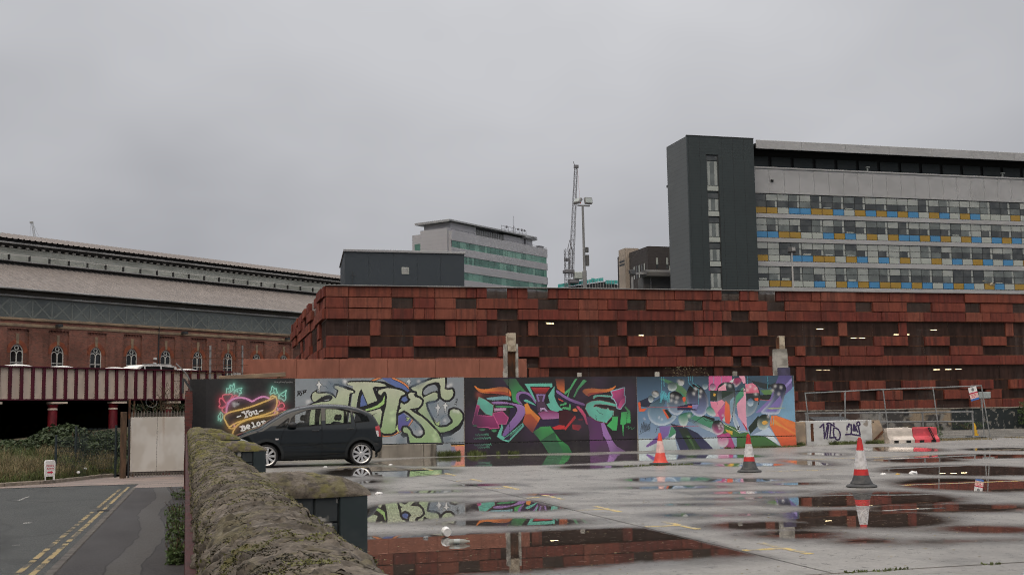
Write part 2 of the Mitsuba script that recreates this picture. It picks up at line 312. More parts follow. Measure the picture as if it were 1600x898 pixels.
# --- office buildings
def clad_fn(c, pitch, k=.16):
    def f(p, n, uv):
        z = p.z/pitch; m = smoothstep(.88, .97, z-dr.floor(z)); d = fbm(p.x*.12, p.y*.12, p.z*.2, 3); return mi.Color3f(c)*(.88+.24*d)*(1-k*m)
    return proc(f)
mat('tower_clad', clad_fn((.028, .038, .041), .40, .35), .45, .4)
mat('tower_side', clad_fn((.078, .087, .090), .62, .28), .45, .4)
mat('grey_panel', var((.36, .365, .38), (.32, .325, .335), .25, .25, .4), .45, .4)
mat('louvre', (.014, .015, .017), .6, .3)
mat('mullion', (.032, .036, .038), .5, .4)
mat('pane_dark', var((.040, .047, .052), (.075, .084, .088), .9, .9, .9), .14, .5)
mat('pane_mid', var((.105, .122, .124), (.15, .172, .172), .9, .9, .9), .14, .5)
mat('pane_blind', var((.31, .335, .325), (.25, .275, .27), .6, .6, .6), .2, .5)
mat('panel_yellow', (.31, .195, .035), .35, .45)
mat('panel_blue', (.060, .215, .42), .35, .45)
mat('panel_white', (.35, .38, .36), .35, .45)
mat('office_clad', clad_fn((.36, .36, .385), .9, .12), .45, .4)
mat('office_glass', var((.085, .20, .165), (.06, .135, .115), .3, .3, .6), .12, .5)
mat('office_glass_light', var((.16, .31, .255), (.12, .25, .21), .3, .3, .6), .12, .5)
mat('office_roof', var((.32, .33, .345), (.25, .255, .27), .2, .2, .2), .5, .4)
mat('shed_clad', clad_fn((.032, .042, .053), 60., 0.), .5, .4)
mat('beige_render', var((.35, .30, .255), (.29, .25, .215), .3, .3, .3), .8, .2)
mat('slate_brick', clad_fn((.062, .057, .058), .6, .25), .8, .2)
mat('grey_wall', var((.115, .115, .115), (.085, .086, .088), .3, .3, .3), .7, .25)
mat('crane_steel', (.15, .15, .165), .6, .3)
mat('pale_steel', (.33, .33, .33), .6, .3)
mat('faint_steel', (.34, .35, .36), .6, .3)
# --- rendered and painted walls
def lowwall_c(p, n, uv):
    a = fbm(p.x*.9, p.z*1.6, 3., 4); b = fbm(p.x*2.7, p.z*3.5, 8., 4)
    c = mix((.052, .050, .050), (.20, .195, .185), smoothstep(.42, .62, b)); c = mix(c, (.25, .20, .145), smoothstep(.50, .62, a)*smoothstep(34.5, 35.5, p.x)); c = mix(c, (.030, .030, .032), smoothstep(.55, .66, fbm(p.x*1.6, p.z*1.2, 1., 4)))
    g = mix((.020, .027, .030), (.032, .038, .040), b); g = mix(g, (.22, .21, .19), smoothstep(.66, .71, fbm(p.x*6, p.z*6, 6., 3))*.7)
    c = mix(c, g, smoothstep(37.45, 37.6, p.x)); br = smoothstep(32.6, 32.0, p.x); return mix(c, mi.Color3f(.075, .05, .042)*(.6+.8*b), br*.8)
mat('low_wall', proc(lowwall_c), .8, .25)
def rend_c(p, n, uv):
    a = fbm(p.x*3, p.y*3, p.z*5, 4); c = mix((.52, .53, .53), (.40, .40, .40), smoothstep(.4, .75, a)); return mix(c, (.20, .165, .13), smoothstep(.62, .74, fbm(p.x*5, p.y*2, p.z*3+4, 4))*.8)
mat('white_render', proc(rend_c), .75, .25)
mat('beige_block', var((.40, .31, .225), (.27, .215, .165), 3, 3, 4), .8, .25)
def bare_c(p, n, uv):
    a = fbm(p.x*1.4, p.y, p.z*2.4, 4); s = fbm(p.x*5, p.y, p.z*.7, 3); c = mix((.27, .245, .21), (.165, .15, .13), smoothstep(.35, .7, a*.5+s*.5)); return mix(c, (.06, .052, .042), smoothstep(.60, .72, s)*.7)
mat('bare_concrete', proc(bare_c), .85, .25)
mat('pale_post', var((.40, .385, .35), (.21, .20, .18), 3, 3, 5, .35, .7), .85, .2)
mat('cream_box', var((.46, .40, .31), (.25, .20, .15), 7, 7, 7, .4, .7), .7, .25)
def sheet_c(p, n, uv):
    a = fbm(p.x*1.6, p.z*1.2, 3., 4); c = mix((.50, .485, .46), (.43, .405, .37), smoothstep(.42, .7, a)); r = smoothstep(.60, .72, fbm(p.x*7, p.z*.35, 9., 3))*smoothstep(-.3, 1.3, p.z); return mix(c, (.30, .20, .13), r*.4)
mat('white_sheet', proc(sheet_c), .5, .4)
mat('palisade', var((.13, .115, .10), (.085, .075, .068), 6, 6, 6), .6, .35)
def grime(p, n, uv): return .03+.16*smoothstep(.48, .75, fbm(p.x*2.2, p.z*1.6, 4.4, 4))+.30*smoothstep(.35, .02, p.z)*fbm(p.x*5, p.z*2, 1., 3)+.12*fbm(p.x*30, p.z*30, 2., 2)
scene['mat_mural'] = {'type': 'twosided', 'b': {'type': 'blendbsdf', 'weight': proc(grime), 'a': {'type': 'principled', 'base_color': {'type': 'mesh_attribute', 'name': 'vertex_color'}, 'roughness': .55, 'specular': .3},
    'b': {'type': 'principled', 'base_color': {'type': 'rgb', 'value': [.085, .08, .072]}, 'roughness': .8, 'specular': .2}}}
# wall art as outlines in centimetres on the wall plane, and panel rows of the car park in modules
MURAL = [
('N',1,0,[]),
('P',(33,33,37),(0,None),[7,244,310,241,311,-54,11,-45]),
('P',(26,26,29),(0,None),[14,243,55,243,58,-46,17,-45]),
('P',(38,30,40),(1,None),[114,141,114,154,118,167,127,179,143,185,159,185,175,180,187,172,198,180,211,186,225,187,239,179,254,148,207,88,139,89]),
('Nn',(120,205,185),(0,3),[113,198,114,212,120,210,124,222,130,218,135,227,136,212,129,205,125,202,120,198]),
('Nn',(120,205,185),(0,2),[124,218,126,208,118,202]),
('Nn',(120,205,185),(0,2),[130,215,131,206]),
('Nn',(120,205,185),(0,3),[135,196,136,205,147,211,157,213,154,205,156,198,151,196,149,188]),
('Nn',(120,205,185),(0,2),[138,202,154,207]),
('Nn',(120,205,185),(0,2),[143,209,146,200,153,198]),
('Nn',(120,205,185),(0,3),[239,192,238,199,241,204,244,217,253,209,256,211,258,197,253,194,248,199,241,195]),
('Nn',(120,205,185),(0,2),[247,210,251,198]),
('Nn',(120,205,185),(0,3),[263,180,267,194,274,197,285,205,283,194,284,180,279,173,272,180,266,181]),
('Nn',(120,205,185),(0,2),[270,192,276,187,281,192]),
('Nn',(120,205,185),(0,2),[259,201,262,194,263,180]),
('Nn',(120,205,185),(0,3),[91,120,91,132,98,144,104,136,103,127,98,117,94,126]),
('Nn',(120,205,185),(0,2),[98,138,97,122]),
('Nn',(212,62,92),(1,4),[109,173,102,185,103,193,113,195,118,194,127,196,131,191,125,180,116,172]),
('Nn',(212,62,92),(1,4),[114,167,103,182,95,185,93,173,97,167,92,159,96,156,107,158,114,164]),
('Nn',(212,62,92),(1,4),[114,161,103,155,101,148,107,142,112,143]),
('Nn',(212,62,92),(1,4),[129,182,136,191,143,191,147,186]),
('Nn',(212,62,92),(1,4),[259,176,265,173,265,164,259,157]),
('Nn',(212,62,92),(1,4),[262,159,268,168,276,168,281,157,274,152,264,152]),
('Nn',(212,62,92),(1,4),[262,147,272,150,282,147]),
('Nn',(120,165,205),(1,3),[125,173,118,172,116,166,119,165]),
('Nn',(120,165,205),(1,3),[259,153,262,150,259,146]),
('Nn',(205,118,178),(1,6),[114,141,114,154,118,167,127,179,143,185,159,185,175,180,187,172,198,180,211,186,225,187,239,179]),
('Nn',(205,118,178),(1,4),[134,107,139,101]),
('Nn',(205,118,178),(1,4),[254,148,251,136]),
('P',(26,25,28),(1,None),[241,181,259,184,257,157,251,145,230,136,184,125,139,112,121,98,114,113,106,128,109,136,125,144,161,151,196,162]),
('P',(26,25,28),(1,None),[135,92,144,105,162,117,196,126,230,130,258,136,256,120,230,97,185,74,139,66]),
('Nn',(232,165,66),(1,5),[239,183,241,188,250,189,256,185,259,173,257,157,251,145,230,136,184,125,139,112,121,98,114,113,106,128,109,136,125,144,161,151,196,162,230,175,250,183,251,186]),
('Nn',(232,165,66),(1,5),[130,76,135,92,144,105,162,117,196,126,230,130,258,136,262,140,253,144]),
('Nn',(232,165,66),(1,4),[121,98,131,94,144,105]),
('S',(215,215,212),(0,4.2),[145,129,154,132]),
('S',(215,215,212),(0,4.2),[161,143,169,136,170,128]),
('S',(215,215,212),(0,4.2),[174,145,169,136]),
('S',(215,215,212),(0,4.2),[158,142,165,144]),
('S',(215,215,212),(0,4.2),[171,145,177,146]),
('S',(215,215,212),(0,4.2),[167,127,174,129]),
('S',(215,215,212),(0,4.2),[182,143,186,141,187,137,184,132,180,133,178,136,179,141,182,143]),
('S',(215,215,212),(0,4.2),[188,144,192,145,193,138,196,136,200,138]),
('S',(215,215,212),(0,4.2),[197,147,199,147,201,137,204,138]),
('S',(215,215,212),(0,4.2),[208,144,217,147]),
('S',(215,215,212),(0,4.2),[153,100,161,103]),
('S',(215,215,212),(0,4.2),[157,101,160,90]),
('S',(215,215,212),(0,4.2),[161,103,165,102,164,98,158,97]),
('S',(215,215,212),(0,4.2),[164,98,169,95,167,91,156,89]),
('S',(215,215,212),(0,4.2),[171,99,180,101,179,104,175,106,171,103,171,98,175,95,180,96]),
('S',(215,215,212),(0,4.2),[186,111,189,112,193,100]),
('S',(215,215,212),(0,4.2),[188,98,198,101]),
('S',(215,215,212),(0,4.2),[205,113,209,111,210,107,207,103,204,103,201,107,202,111,205,113]),
('S',(215,215,212),(0,4.2),[214,114,217,115,220,106]),
('S',(215,215,212),(0,4.2),[218,111,221,116,225,114,227,108]),
('S',(120,120,120),(0,1.2),[250,228,252,231,254,228]),
('S',(120,120,120),(0,1.2),[254,229,256,230,258,228]),
('S',(120,120,120),(0,1.2),[258,230,260,228,262,228]),
('S',(120,120,120),(0,1.2),[262,228,264,227,266,228]),
('S',(120,120,120),(0,1.2),[266,229,268,231,269,228]),
('S',(120,120,120),(0,1.2),[270,230,271,229,273,228]),
('S',(120,120,120),(0,1.2),[273,228,275,228,277,228]),
('S',(120,120,120),(0,1.2),[277,229,279,227,281,228]),
('S',(120,120,120),(0,1.2),[281,230,283,231,285,227]),
('S',(120,120,120),(0,1.2),[285,227,287,229,289,227]),
('S',(120,120,120),(0,1.2),[289,229,291,228,293,227]),
('S',(120,120,120),(0,1.2),[293,230,295,227,296,227]),
('S',(120,120,120),(0,1.2),[296,227,298,230,300,227]),
('S',(120,120,120),(0,1.2),[300,228,302,229,304,227]),
('H',(200,200,205),5,[135,168]),
('H',(190,190,195),4,[145,166]),
('H',(190,190,195),4,[136,161]),
('N',2,0,[]),
('P',('g',(128,137,145),(146,154,160)),(0,None),[270,319,824,318,819,-108,272,-89]),
('H',(98,116,132),14,[414,204]),
('H',(98,116,132),14,[418,221]),
('H',(98,116,132),14,[447,224]),
('H',(98,116,132),16,[668,224]),
('H',(98,116,132),16,[723,157]),
('H',(98,116,132),16,[726,130]),
('H',(98,116,132),16,[756,114]),
('H',(98,116,132),16,[627,50]),
('H',(98,116,132),16,[768,50]),
('H',(98,116,132),16,[670,94]),
('H',(98,116,132),16,[689,230]),
('S',(70,80,95),(0,1.3),[409,230,416,225,414,221,422,223]),
('S',(70,80,95),(0,1.3),[395,217,403,214,404,211,411,209]),
('S',(70,80,95),(0,1.3),[439,230,449,223]),
('S',(75,90,110),(0,1.3),[750,114,760,123,769,124]),
('S',(75,90,110),(0,1.3),[747,96,763,105]),
('S',(75,90,110),(0,1.3),[771,50,781,53,793,51]),
('S',(75,90,110),(0,1.3),[667,97,673,88,670,79]),
('S',(75,90,110),(0,1.3),[714,157,732,163]),
('S',(75,90,110),(0,1.3),[726,123,738,117]),
('S',(75,90,110),(0,1.3),[683,224,696,230]),
('P',(84,104,160),(1,None),[564,240,607,240,631,224,649,209,658,197,643,193,613,208,582,228]),
('S',(27,29,33),(1,8),[540,230,555,236,570,242]),
('S',(228,128,72),(1,5),[540,230,555,236,570,242]),
('S',(27,29,33),(1,8),[602,238,634,224,652,208,662,195]),
('S',(228,128,72),(1,5),[602,238,634,224,652,208,662,195]),
('S',(27,29,33),(1,8),[559,67,584,65,609,70,630,82]),
('S',(228,128,72),(1,5),[559,67,584,65,609,70,630,82]),
('S',(27,29,33),(1,8),[648,93,661,110]),
('S',(228,128,72),(1,5),[648,93,661,110]),
('P',('g',(86,104,165),(92,70,140)),(0,None),[612,130,630,136,646,122,659,110,648,93,627,79,610,76]),
('P',(84,104,160),(0,None),[618,175,637,187,651,173,643,158,624,164]),
('P',(27,29,33),(0,None),[355,184,360,197,373,205,377,208,375,201,378,197,388,199,407,200,422,195,430,184,434,203,423,210,421,215,427,223,441,222,460,216,480,208,490,201,489,194,481,191,479,192,458,53,333,56,339,127,348,162,365,168,358,174]),
('P',('g',(180,186,162),(134,166,116)),(0,None),[360,182,362,194,371,200,374,195,388,194,403,195,418,190,431,179,439,203,426,211,428,216,434,217,451,211,470,203,482,201,484,197,480,195,472,194,452,53,350,55,354,127,361,163,392,170,411,171,421,179,420,188,407,190,388,183,369,170,363,172]),
('P',(27,29,33),(1,None),[369,169,392,181,403,188,414,190,422,186,420,177,411,170,392,169]),
('P',(150,155,160),(0,None),[394,173,403,176,413,177,410,174,401,172]),
('P',(27,29,33),(0,None),[460,222,462,228,472,231,518,232,576,228,608,213,592,194,568,50,477,52,497,182,500,195,481,206,482,215,466,218]),
('P',('g',(180,186,162),(134,166,116)),(0,None),[464,223,474,227,518,227,557,225,576,220,584,214,565,212,547,213,541,208,545,195,555,171,537,164,526,160,516,185,507,207,500,195,496,178,472,53,460,53,474,144,481,192,489,195,489,201,481,207,482,215,468,219]),
('P',(84,104,160),(0,None),[506,182,511,191,524,158,503,153]),
('P',(150,158,165),(0,None),[552,206,557,200,555,196,551,202]),
('P',('g',(180,186,162),(134,166,116)),(0,(6.5,(27,29,33))),[524,139,564,147,572,132,573,123,560,95,548,91,518,91]),
('P',(27,29,33),(0,None),[536,127,555,136,542,127]),
('P',(150,187,112),(0,(4,(27,29,33))),[518,145,537,150,555,157,570,169,577,186,582,194,584,180,578,162,561,150,536,143,521,140]),
('P',('g',(180,186,162),(134,166,116)),(0,(6.5,(27,29,33))),[658,207,689,221,727,234,764,238,764,220,763,203,773,200,786,202,790,192,787,180,776,170,763,170,752,178,748,190,750,211,745,223,733,225,708,218,694,206,691,190,695,177,701,181,720,190,732,194,740,190,740,175,732,169,707,165,703,162,707,142,719,118,731,96,747,87,769,89,787,101,786,110,777,123,779,138,791,142,807,137,817,125,817,110,803,92,778,77,756,72,747,72,731,87,707,112,689,127,679,138,692,154,694,169,683,181,671,194]),
('P',(27,29,33),(0,None),[748,211,745,223,733,224,714,219,733,216,740,208,741,191,741,176,732,169,751,175,757,167,751,181]),
('P',(27,29,33),(0,None),[750,71,778,76,805,92,818,113,820,98,809,80,781,62,753,57]),
('P',(133,142,150),(1,None),[696,188,696,199,708,208,726,211,736,207,737,197,720,195,703,185]),
('P',('g',(180,186,162),(134,166,116)),(0,(6.5,(27,29,33))),[621,167,637,158,650,164,657,173,651,179,649,189,658,194,671,192,666,188,671,180,683,177,692,169,689,157,680,148,664,146,653,144,667,133,689,121,707,106,725,87,741,69,750,51,751,41,653,43,651,59,647,71,636,74,632,82,635,89,645,89,654,80,660,65,673,56,688,56,700,67,700,79,691,94,673,112,652,131,637,141,615,130,616,155]),
('P',(27,29,33),(0,None),[636,74,647,71,651,59,653,43,645,43,644,62,633,58,625,68,632,77]),
('P',('g',(180,186,162),(134,166,116)),(0,(6.5,(27,29,33))),[558,194,559,201,570,205,585,208,606,206,628,200,640,193,638,188,628,185,621,173,620,161,615,143,612,131,611,101,609,78,597,72,575,72,559,82,568,90,574,126,582,156,585,183,582,195,576,198,570,193,567,187,561,189]),
('P',(27,29,33),(0,None),[616,154,630,148,616,140]),
('P',(172,196,128),(0,(1,(27,29,33))),[641,120,655,117,647,108,640,110,648,113]),
('P',(172,196,128),(0,(1,(27,29,33))),[616,99,610,85,624,71,618,84]),
('P',(172,196,128),(0,(1,(27,29,33))),[728,112,736,99,746,108,744,92,735,96]),
('P',(205,208,212),(0,(1.2,(40,42,48))),[652,238,655,230,661,227,655,224,652,210,649,224,643,227,649,230]),
('P',(205,208,212),(0,(1.2,(40,42,48))),[741,161,744,151,750,147,744,142,740,120,738,142,731,147,738,151]),
('P',(205,208,212),(0,(1.2,(40,42,48))),[764,163,767,156,774,153,767,150,763,129,761,150,754,153,761,156]),
('P',(205,208,212),(0,(1.2,(40,42,48))),[381,234,384,224,390,220,384,216,381,196,378,216,372,220,378,224]),
('H',(190,212,168),9,[601,114]),
('H',(190,212,168),9,[734,51]),
('H',(186,210,164),5,[605,136]),
('H',(186,210,164),5,[733,74]),
('H',(186,210,164),5,[597,133]),
('H',(186,210,164),5,[727,63]),
('H',(222,224,226),5,[773,212]),
('H',(222,224,226),5,[782,216]),
('H',(222,224,226),5,[762,108]),
('H',(222,224,226),5,[687,74]),
('H',(222,224,226),5,[682,227]),
('H',(222,224,226),5,[791,136]),
('H',(222,224,226),5,[803,134]),
('H',(215,218,220),5,[457,230]),
('H',(215,218,220),5,[460,227]),
('H',(215,218,220),5,[347,169]),
('H',(215,218,220),5,[352,171]),
('S',(27,29,33),(1,1.4),[800,174,804,170,800,166,796,170,800,174]),
('S',(27,29,33),(0,1.4),[799,166,798,159,799,153]),
('S',(27,29,33),(0,1.4),[794,164,799,163,804,165]),
('S',(27,29,33),(0,1.4),[798,159,792,155]),
('S',(27,29,33),(0,3.3),[319,190,320,201]),
('S',(27,29,33),(0,3.3),[318,200,326,201,325,196,320,195,327,189]),
('S',(27,29,33),(0,3.3),[330,197,329,191]),
('S',(27,29,33),(0,3.3),[331,202,331,203]),
('S',(27,29,33),(0,3.3),[335,194,336,203]),
('S',(27,29,33),(0,3.3),[335,203,343,204,341,199,336,198]),
('S',(27,29,33),(0,3.3),[317,188,318,189]),
('P',(30,30,34),(0,None),[780,38,822,37,822,31,780,32]),
('P',(214,142,60),(0,None),[780,32,822,33,822,29,780,29]),
('P',(135,130,160),(0,None),[780,29,822,29,821,-18,779,-16]),
('P',(205,130,115),(0,None),[790,28,822,29,821,-18,802,-5,797,13]),
('N',3,0,[]),
('P',('g',(36,35,39),(33,29,37)),(0,None),[824,287,1394,284,1382,-127,819,-108]),
('H',(58,42,66),34,[856,118]),
('H',(58,42,66),34,[852,73]),
('H',(58,42,66),34,[858,24]),
('H',(58,42,66),34,[947,221]),
('H',(58,42,66),34,[1034,63]),
('H',(60,44,66),34,[1363,189]),
('H',(60,44,66),34,[1365,147]),
('H',(60,44,66),34,[1205,178]),
('H',(60,44,66),34,[1263,218]),
('H',(60,44,66),34,[1203,90]),
('H',(60,44,66),34,[1341,19]),
('H',(150,70,60),10,[870,184]),
('P',(66,36,36),(1,None),[860,191,889,187,952,183,972,176,968,168,908,175,873,178]),
('P',(214,118,36),(1,None),[854,211,859,213,867,204,889,200,921,206,946,208,962,205,973,193,974,178,968,181,952,186,920,189,889,188,870,193]),
('P',(178,72,34),(1,None),[874,192,921,194,953,193,968,187,974,176,952,184,920,187]),
('P',('g',(52,96,66),(62,160,88)),(0,None),[947,232,989,233,1001,215,1020,193,1049,168,1052,158,1030,183,1004,196,991,190,991,165,1003,153,978,162,973,196,962,212]),
('P',(132,98,158),(1,None),[991,162,987,178,994,191,1011,194,1033,189,1049,171,1056,151,1036,165,1017,176,1004,177,1000,165,1013,149]),
('P',(44,34,62),(1,None),[1000,162,997,178,1006,187,1023,185,1042,171,1064,130,1035,143,1016,159]),
('P',(92,178,160),(1,None),[1012,166,1023,169,1042,158,1057,146,1036,155,1016,161]),
('P',(92,178,160),(0,None),[1017,217,1107,217,1108,207,1102,202,1100,207,1034,208,1055,160,1050,164]),
('P',('g',(176,44,48),(96,28,36)),(0,None),[1037,205,1100,204,1085,184,1052,185]),
('P',(78,56,80),(0,None),[1052,184,1086,183,1080,161,1094,130,1058,130]),
('P',(134,108,166),(0,None),[1054,184,1085,183,1078,161,1073,161,1078,179,1060,179,1065,161,1060,160]),
('P',(92,178,160),(0,(1,(40,30,45))),[1093,179,1115,209,1114,176,1120,160,1128,145,1141,134,1115,126,1098,136,1087,153,1099,156]),
('P',(118,168,178),(1,None),[888,174,920,177,952,180,968,178,975,165,952,169,907,166]),
('P',('g',(150,112,172),(112,84,148)),(1,None),[907,163,946,163,978,156,1003,153,1016,146,1022,131,1002,100,973,73,947,52,942,59,954,83,977,110,993,131,990,147,965,156,914,154]),
('P',(44,34,62),(1,None),[914,154,965,153,987,142,990,131,970,107,947,74,941,56,933,59,948,95,967,122,971,138,945,149]),
('P',(62,140,92),(1,(1,(27,29,33))),[922,151,981,148,981,142,921,145]),
('P',(190,142,180),(0,(1,(27,29,33))),[918,142,957,143,956,135,918,133]),
('P',(92,178,160),(0,(1.5,(120,40,50))),[869,179,892,168,907,157,916,152,912,119,891,125,875,142,863,155]),
('P',('g',(172,58,122),(120,36,90)),(0,(2.2,(204,84,146))),[864,152,871,149,862,121,910,117,916,120,932,83,903,81,900,85,868,86,850,97]),
('P',(158,48,112),(0,(2.2,(204,84,146))),[915,126,944,131,962,112,954,94,930,95]),
('P',('g',(40,80,60),(70,150,105)),(1,None),[863,91,862,89,861,88,858,87,856,87,853,87,851,88,849,90,849,91,849,92,851,93,853,94,856,94,858,94,861,93,862,92]),
('P',('g',(40,80,60),(70,150,105)),(1,None),[889,78,888,76,886,75,883,74,879,74,875,74,872,75,870,77,869,78,870,80,872,82,875,82,879,83,883,82,886,81,889,80]),
('P',('g',(40,80,60),(70,150,105)),(1,None),[926,74,925,72,923,71,920,70,917,69,914,70,911,71,909,73,909,75,909,76,911,78,914,79,917,79,920,79,923,78,925,76]),
('S',(78,150,122),(0,1.8),[857,65,859,59,862,64,864,59,867,66,869,59,872,64,874,60,877,64,879,60,882,64,884,60,887,66,889,61,892,66,894,60,897,65,899,60]),
('S',(78,150,122),(0,1.8),[852,53,855,48,858,53,860,48,863,54,866,49,869,54,872,48,875,54,877,49,880,54,883,48,886,56,889,49,892,55,894,48,897,54,900,50,903,55,906,49]),
('S',(78,150,122),(0,1.8),[853,33,856,29,859,33,862,28,865,33,867,29,870,34,873,28,876,34,879,29,882,34,884,29,887,34,890,30,893,34,896,30,899,34,901,29,904,35,907,29]),
('S',(78,150,122),(0,1.8),[864,26,867,20,870,26,873,20,876,26,879,21,882,26,885,21,888,25,890,22,893,28,896,22,899,27,902,21]),
('P',(92,178,160),(0,None),[925,55,938,83,941,95,946,83,939,60,950,52,983,76,1009,96,1014,86,963,37,944,43]),
('P',(44,34,62),(0,None),[950,50,983,72,1005,91,1008,88,962,43,947,46]),
('P',(72,138,112),(0,None),[963,55,1002,86,1007,88,989,70,969,56]),
('P',('g',(226,134,40),(200,92,36)),(0,None),[1015,153,1026,157,1035,140,1048,127,1067,110,1057,93,1047,75,1040,64,1009,97,1019,118]),
('P',(170,76,44),(0,None),[1017,122,1035,123,1059,96,1040,64,1009,97]),
('P',('g',(120,42,90),(168,104,160)),(0,None),[1058,126,1094,134,1120,129,1133,120,1133,105,1074,105,1064,118]),
('P',(172,146,184),(0,(1,(27,29,33))),[1068,128,1066,141,1081,142,1094,127,1084,131,1078,136,1073,135]),
('P',(44,34,62),(0,None),[1045,73,1064,105,1129,107,1132,84,1067,80]),
('P',('g',(58,152,80),(40,104,62)),(0,None),[1042,67,1067,83,1101,83,1100,80,1129,42,1155,23,1171,-5,1094,-5,1072,31]),
('P',('g',(40,90,60),(52,100,74)),(0,None),[1066,40,1112,67,1119,42,1138,5,1131,-4,1098,-3]),
('P',('g',(60,40,44),(226,106,42)),(0,None),[1118,232,1148,232,1148,207,1148,184,1136,191,1123,201]),
('P',(72,160,102),(0,None),[1183,230,1192,232,1169,197,1150,181,1146,187,1166,204]),
('P',(72,160,102),(0,None),[1211,228,1223,224,1195,197,1180,171,1176,175,1189,200]),
('P',(72,160,102),(0,None),[1166,197,1153,150,1132,146,1131,151,1146,154,1162,191]),
('P',(72,160,102),(0,None),[1169,160,1166,132,1137,138,1141,144,1161,141,1163,157]),
('P',(132,98,158),(1,None),[1121,198,1139,185,1165,169,1191,161,1216,151,1214,145,1184,153,1152,166,1129,179,1119,190]),
('P',(44,34,62),(1,None),[1119,190,1152,166,1184,153,1214,145,1210,137,1178,145,1145,160,1116,176]),
('P',(62,22,32),(0,None),[1128,132,1157,132,1180,116,1153,85,1127,92]),
('P',(206,72,116),(1,(1.5,(27,29,33))),[1183,144,1194,146,1210,128,1220,109,1225,88,1217,86,1210,109,1197,128]),
('P',(222,114,54),(1,None),[1171,135,1184,139,1192,128,1177,127]),
('P',(200,70,60),(0,None),[1125,171,1143,162,1142,159,1127,166]),
('P',(190,36,42),(0,None),[1180,116,1184,108,1156,79,1148,69,1144,76]),
('P',(190,36,42),(0,None),[1104,80,1127,87,1147,85,1145,74,1113,73]),
('P',(166,30,40),(0,None),[1170,88,1199,86,1201,78,1191,68,1171,74]),
('P',(140,26,36),(0,None),[1191,105,1208,106,1206,100,1193,100]),
('P',('g',(92,50,98),(84,48,94)),(0,None),[1217,112,1233,109,1269,91,1273,39,1285,36,1294,-3,1227,-2,1227,65]),
('P',(146,104,168),(0,None),[1266,91,1278,91,1289,64,1298,48,1305,32,1318,16,1349,-1,1349,-6,1295,-3,1288,20,1281,39,1273,51]),
('P',(214,118,36),(1,None),[1205,191,1212,198,1239,201,1279,196,1306,200,1321,210,1319,202,1299,188,1265,185,1242,184,1228,175,1218,178]),
('P',(172,66,42),(1,None),[1222,186,1265,188,1295,188,1238,181,1225,172]),
('P',(92,178,160),(1,(1,(110,40,50))),[1240,168,1245,179,1265,179,1298,177,1309,174,1298,171,1265,174,1251,173,1246,166]),
('P',(92,178,160),(0,(1.3,(130,40,50))),[1215,137,1221,153,1238,160,1264,162,1298,155,1321,148,1318,141,1291,147,1264,150,1247,149,1241,140,1251,143,1264,139,1287,133,1291,139,1297,130,1311,129,1309,114,1290,98,1286,90,1250,99,1227,115]),
('S',(50,40,50),(0,1.4),[1252,133,1263,122,1273,118]),
('S',(50,40,50),(0,1.4),[1250,115,1251,99]),
('S',(50,40,50),(0,1.4),[1271,136,1267,143]),
('S',(50,40,50),(0,1.4),[1305,120,1307,110]),
('P',('g',(206,66,134),(92,42,96)),(0,(3,(150,190,205))),[1304,189,1348,200,1346,176,1351,173,1349,154,1333,134,1323,137,1321,151,1312,167,1305,169,1309,177]),
('P',(205,70,136),(0,None),[1334,161,1350,170,1349,154,1333,134,1324,138,1330,151]),
('P',(60,168,92),(0,(1,(27,29,33))),[1305,110,1325,110,1319,66,1306,66,1286,83,1303,98]),
('P',(60,168,92),(0,(1,(27,29,33))),[1336,123,1366,127,1367,89,1354,89,1343,81,1331,85]),
('P',(60,168,92),(0,(1,(27,29,33))),[1350,143,1367,125,1361,123,1347,138]),
('P',(60,168,92),(0,(1,(27,29,33))),[1337,83,1344,83,1340,44]),
('S',(27,29,33),(0,1.2),[1356,122,1353,88]),
('S',(60,140,90),(0,1.4),[1351,75,1360,80,1358,70,1367,76,1370,68,1380,74]),
('N',4,0,[]),
('P',('g3',(44,64,80),(88,120,152),(136,156,180)),(0,None),[1392,300,1977,298,1959,-81,1381,-64]),
('P',(182,196,198),(0,None),[1384,39,1517,37,1535,-69,1381,-64]),
('P',(180,194,200),(0,None),[1605,38,1675,38,1671,-73,1654,-72]),
('P',('g',(120,100,165),(112,78,148)),(0,None),[1416,15,1467,54,1464,76,1504,77,1494,47,1463,28,1419,10]),
('P',(68,134,100),(0,None),[1494,40,1507,77,1525,56,1501,41]),
('P',(196,206,208),(0,None),[1497,37,1529,58,1520,36]),
('P',('g',(40,46,60),(52,54,92)),(0,None),[1503,85,1558,71,1599,51,1658,-8,1536,-8,1518,40,1522,59]),
('P',('g',(38,48,44),(44,70,50)),(0,None),[1530,68,1558,68,1614,-9,1569,-8]),
('P',(66,98,62),(0,None),[1557,45,1567,45,1592,-5,1586,-6]),
('P',(66,130,104),(0,None),[1587,109,1629,102,1664,88,1642,66,1607,83,1573,100]),
('P',(34,42,44),(0,None),[1605,113,1660,98,1657,88,1615,105]),
('P',('g',(60,110,80),(104,132,88)),(0,None),[1469,230,1488,228,1541,209,1562,190,1583,151,1555,145,1530,184,1507,206]),
('P',(54,122,98),(0,None),[1534,193,1561,167,1581,151,1560,145]),
('P',(40,46,66),(0,None),[1397,157,1429,169,1458,175,1428,137,1401,141]),
('P',(206,86,46),(0,None),[1393,153,1401,155,1404,133,1424,134,1414,124,1396,124]),
('P',('b',(66,86,84),(140,158,160)),(1,None),[1530,203,1529,197,1525,192,1519,189,1513,188,1507,189,1501,192,1498,197,1497,203,1498,209,1502,214,1507,217,1514,218,1520,217,1526,214,1529,209]),
('P',('b',(26,30,32),(96,112,112)),(1,None),[1556,215,1555,211,1553,208,1549,205,1544,205,1540,206,1536,208,1533,212,1533,216,1534,220,1536,223,1540,226,1545,227,1549,226,1553,223,1556,220]),
